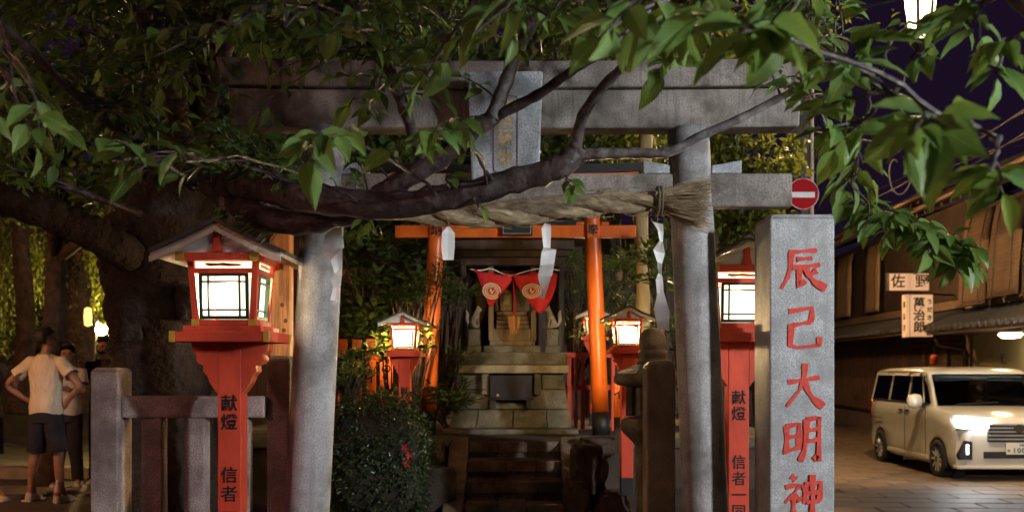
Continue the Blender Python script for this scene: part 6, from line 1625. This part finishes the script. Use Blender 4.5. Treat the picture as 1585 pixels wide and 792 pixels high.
    # shirt: elliptical torso with folds, and sleeves
    rings = [(.90, .175, .130), (.96, .172, .128), (1.04, .160, .120), (1.14, .160, .118), (1.24, .172, .122), (1.34, .182, .120), (1.41, .178, .105), (1.455, .130, .085), (1.485, .075, .070)]
    N = 44; vs = []; zs_ = [r_[0] for r_ in rings]
    fine = [(z, float(np.interp(z, zs_, [r_[1] for r_ in rings])), float(np.interp(z, zs_, [r_[2] for r_ in rings]))) for z in np.linspace(.895, 1.485, 30)]
    sd = len(label) * 1.7
    for zi, (z, rx, ry) in enumerate(fine):
        for j in range(N):
            a = 2 * PI * j / N
            lo_ = max(0, min(1, (1.44 - z) / .12))
            q_ = Vector((math.cos(a) * 1.6 + .9 * z, math.sin(a) * 1.6 + sd, z * 5.5 + 1.3 * math.sin(a + sd)))
            fo = 1 + lo_ * (.085 * (abs(noise.noise(q_ * 1.6)) - .2) + .05 * noise.noise(q_ * 3.1) + .05 * (1.2 - z) * math.sin(6 * a + sd))
            vs.append(Vector((rx * math.cos(a) * fo, ry * math.sin(a) * fo + .004, z + (.012 * math.sin(3 * a + sd) if zi == 0 else 0))) * k)
    rings = fine
    sm = MB().add(vs, [(i * N + j, i * N + (j + 1) % N, (i + 1) * N + (j + 1) % N, (i + 1) * N + j) for i in range(len(rings) - 1) for j in range(N)])
    for s, (el, wr) in ((-1, armL), (1, armR)):
        a = Vector((s * .115, .004, 1.405)); b_ = Vector((s * .165, .004, 1.405)); e = Vector(el)
        if sleeve <= 1: end = b_.lerp(e, sleeve); pts = [a, b_, b_.lerp(e, sleeve * .5), end]; rr_ = [.062, .070, .068, .074]
        else: pts = [a, b_, b_.lerp(e, .5), e, e.lerp(Vector(wr), .9)]; rr_ = [.062, .068, .060, .052, .042]
        sm.tube([p * k for p in pts], [r * k for r in rr_], n=16, caps=False)
    sh_o = sm.build('shirt', shirt, B, smooth=True)
    # trousers or shorts
    lm_, ll = legs
    N = 28
    rings = [(1.0, .145, .105), (.94, .158, .115), (.86, .178, .128), (.80, .178, .120)]
    vs = [Vector((rx * math.cos(2 * PI * j / N), ry * math.sin(2 * PI * j / N) + .006, z)) * k for z, rx, ry in rings for j in range(N)]
    tmb = MB().add(vs, [(i * N + j, i * N + (j + 1) % N, (i + 1) * N + (j + 1) % N, (i + 1) * N + j) for i in range(len(rings) - 1) for j in range(N)])
    for s in (-1, 1):
        pts = [Vector((s * .085, .004, .86)), Vector((s * (.085 + .3 * (stance * .75 - .085)), 0, .70)), Vector((s * stance * .75, -.008, .50))]; rr_ = [.098, .096, .090]
        if ll > .6: pts += [Vector((s * stance * .9, .012, .30)), Vector((s * stance, .01, .08))]; rr_ += [.075, .068]
        tmb.tube([p * k for p in pts], [r * k for r in rr_], n=16, caps=False)
    tmb.build('trousers' if ll > .6 else 'shorts', lm_, B, smooth=True)
    shoe = shoe or pm('pale_sneaker', (0.42, 0.38, 0.34), (0.5, 0.46, 0.42), rough=0.7)
    for s in (-1, 1):
        sm2 = MB(); prof = [(.075, .030, .0, .085), (.055, .042, .0, .092), (.0, .046, .0, .085), (-.07, .050, .0, .065), (-.13, .045, .0, .050), (-.165, .028, .0, .035)]
        vs = []
        for y, w, z0, z1 in prof:
            for a_, b_ in ((-1, 0), (1, 0), (1.05, .35), (.7, 1), (-.7, 1), (-1.05, .35)):
                vs.append(Vector((s * stance + s * .012 * (-y / .1) + a_ * w, y, z0 + (z1 - z0) * b_)) * k)
        sm2.add(vs, [(i * 6 + j, i * 6 + (j + 1) % 6, (i + 1) * 6 + (j + 1) % 6, (i + 1) * 6 + j) for i in range(5) for j in range(6)] + [tuple(range(6)), tuple(range(30, 36))])
        so_ = sm2.build('shoe', shoe, B, smooth=True)
        sol = MB().box((s * stance * k + s * .01, -.045 * k, .010), (.105 * k, .25 * k, .020)).build('sole', pm('white_sole', (0.5, 0.47, 0.43), (0.56, 0.53, 0.49), rough=0.7), so_, bevel=.008)
    if bag:
        MB().box((0, .17 * k, 1.20 * k), (.30 * k, .15 * k, .44 * k)).build('backpack', bag, B, bevel=.05, seg=4)
        for s in (-1, 1):
            MB().tube([Vector((s * .10, .10, 1.40)) * k, Vector((s * .115, -.02, 1.49)) * k, Vector((s * .13, -.125, 1.36)) * k, Vector((s * .15, -.10, 1.12)) * k], .017, n=6).build('strap', bag, B, smooth=True)
    return B
hipL = ((-.43, .06, 1.17), (-.20, -.03, 1.00)); hipR = ((.43, .06, 1.17), (.20, -.03, 1.00))
relL = ((-.24, .03, 1.13), (-.22, -.05, .90)); relR = ((.24, .03, 1.13), (.22, -.05, .90))
TEE = pm('cream_tee', (0.54, 0.44, 0.32), (0.64, 0.54, 0.41), rough=0.9, scale=8, bump=0.9, bscale=11, bdist=.05, stretch=(1, 1, .5))
NAVY = pm('navy_shorts', (0.014, 0.012, 0.020), (0.024, 0.02, 0.03), rough=0.9, scale=10, bump=0.2)
DARK = pm('dark_tee', (0.018, 0.012, 0.014), (0.03, 0.022, 0.024), rough=0.9, scale=10, bump=0.2)
PALE = pm('pale_top', (0.45, 0.40, 0.36), (0.52, 0.47, 0.42), rough=0.9, scale=10, bump=0.2)
gx = lambda px, Y: (px - CX) * Y / F
person('man in cream t-shirt and dark shorts seen from behind, hands on hips', (gx(72, 10.35), 10.35, .30), R(180 - 12), 1.80, TEE, (NAVY, .5), hipL, hipR, R(-38), stance=.17)
person('woman in pale top standing behind the man with hands on hips', (gx(104, 11.6), 11.6, .30), R(12), 1.66, PALE, (NAVY, 1), relL, ((.20, -.10, 1.15), (.05, -.22, 1.20)), R(8), short=False)
person('curly-haired man facing the viewer behind the stone fence end post', (gx(161, 12.0), 12.0, .30), R(-4), 1.76, DARK, (NAVY, 1), ((-.26, -.06, 1.16), (-.17, -.20, 1.36)), relR, R(-6), beard=True)
person('man in black t-shirt with a dark red backpack, seen in profile above the stone fence', (gx(193, 11.0), 11.0, .30), R(-82), 1.80, DARK, (NAVY, 1), relL, ((.24, -.05, 1.16), (.12, -.2, 1.2)), R(0), bag=pm('dark_red_bag', (0.10, 0.018, 0.022), (0.15, 0.03, 0.032), rough=0.8))
person('person cut off by the left edge of the picture, only a shoe and arm showing', (gx(-22, 10.3), 10.3, .30), R(60), 1.72, pm('brown_top', (0.10, 0.07, 0.05), (0.14, 0.10, 0.075), rough=0.9), (NAVY, .5), relL, ((.26, -.06, 1.16), (.20, -.22, 1.28)), 0)
BO = thing('water_bottle', 'clear plastic water bottle with red label standing on the path by the man\'s feet', 'bottle', (gx(89, 10.2), 10.2, .30))
MB().lathe([(.028, 0), (.032, .01), (.032, .15), (.028, .175), (.013, .205), (.013, .218)], n=16).build('body', pm('clear_plastic', (0.45, 0.42, 0.40), (0.52, 0.49, 0.46), rough=0.12, spec=.8, bump=0), BO, smooth=True)
MB().lathe([(.0328, .085), (.0328, .12)], n=16).build('label', pm('red_label', (0.42, 0.05, 0.04), (0.5, 0.08, 0.06), rough=.5), BO, smooth=True)
MB().lathe([(.015, .2185), (.015, .236), (.012, .238)], n=12).build('cap', PAPER, BO, smooth=True)
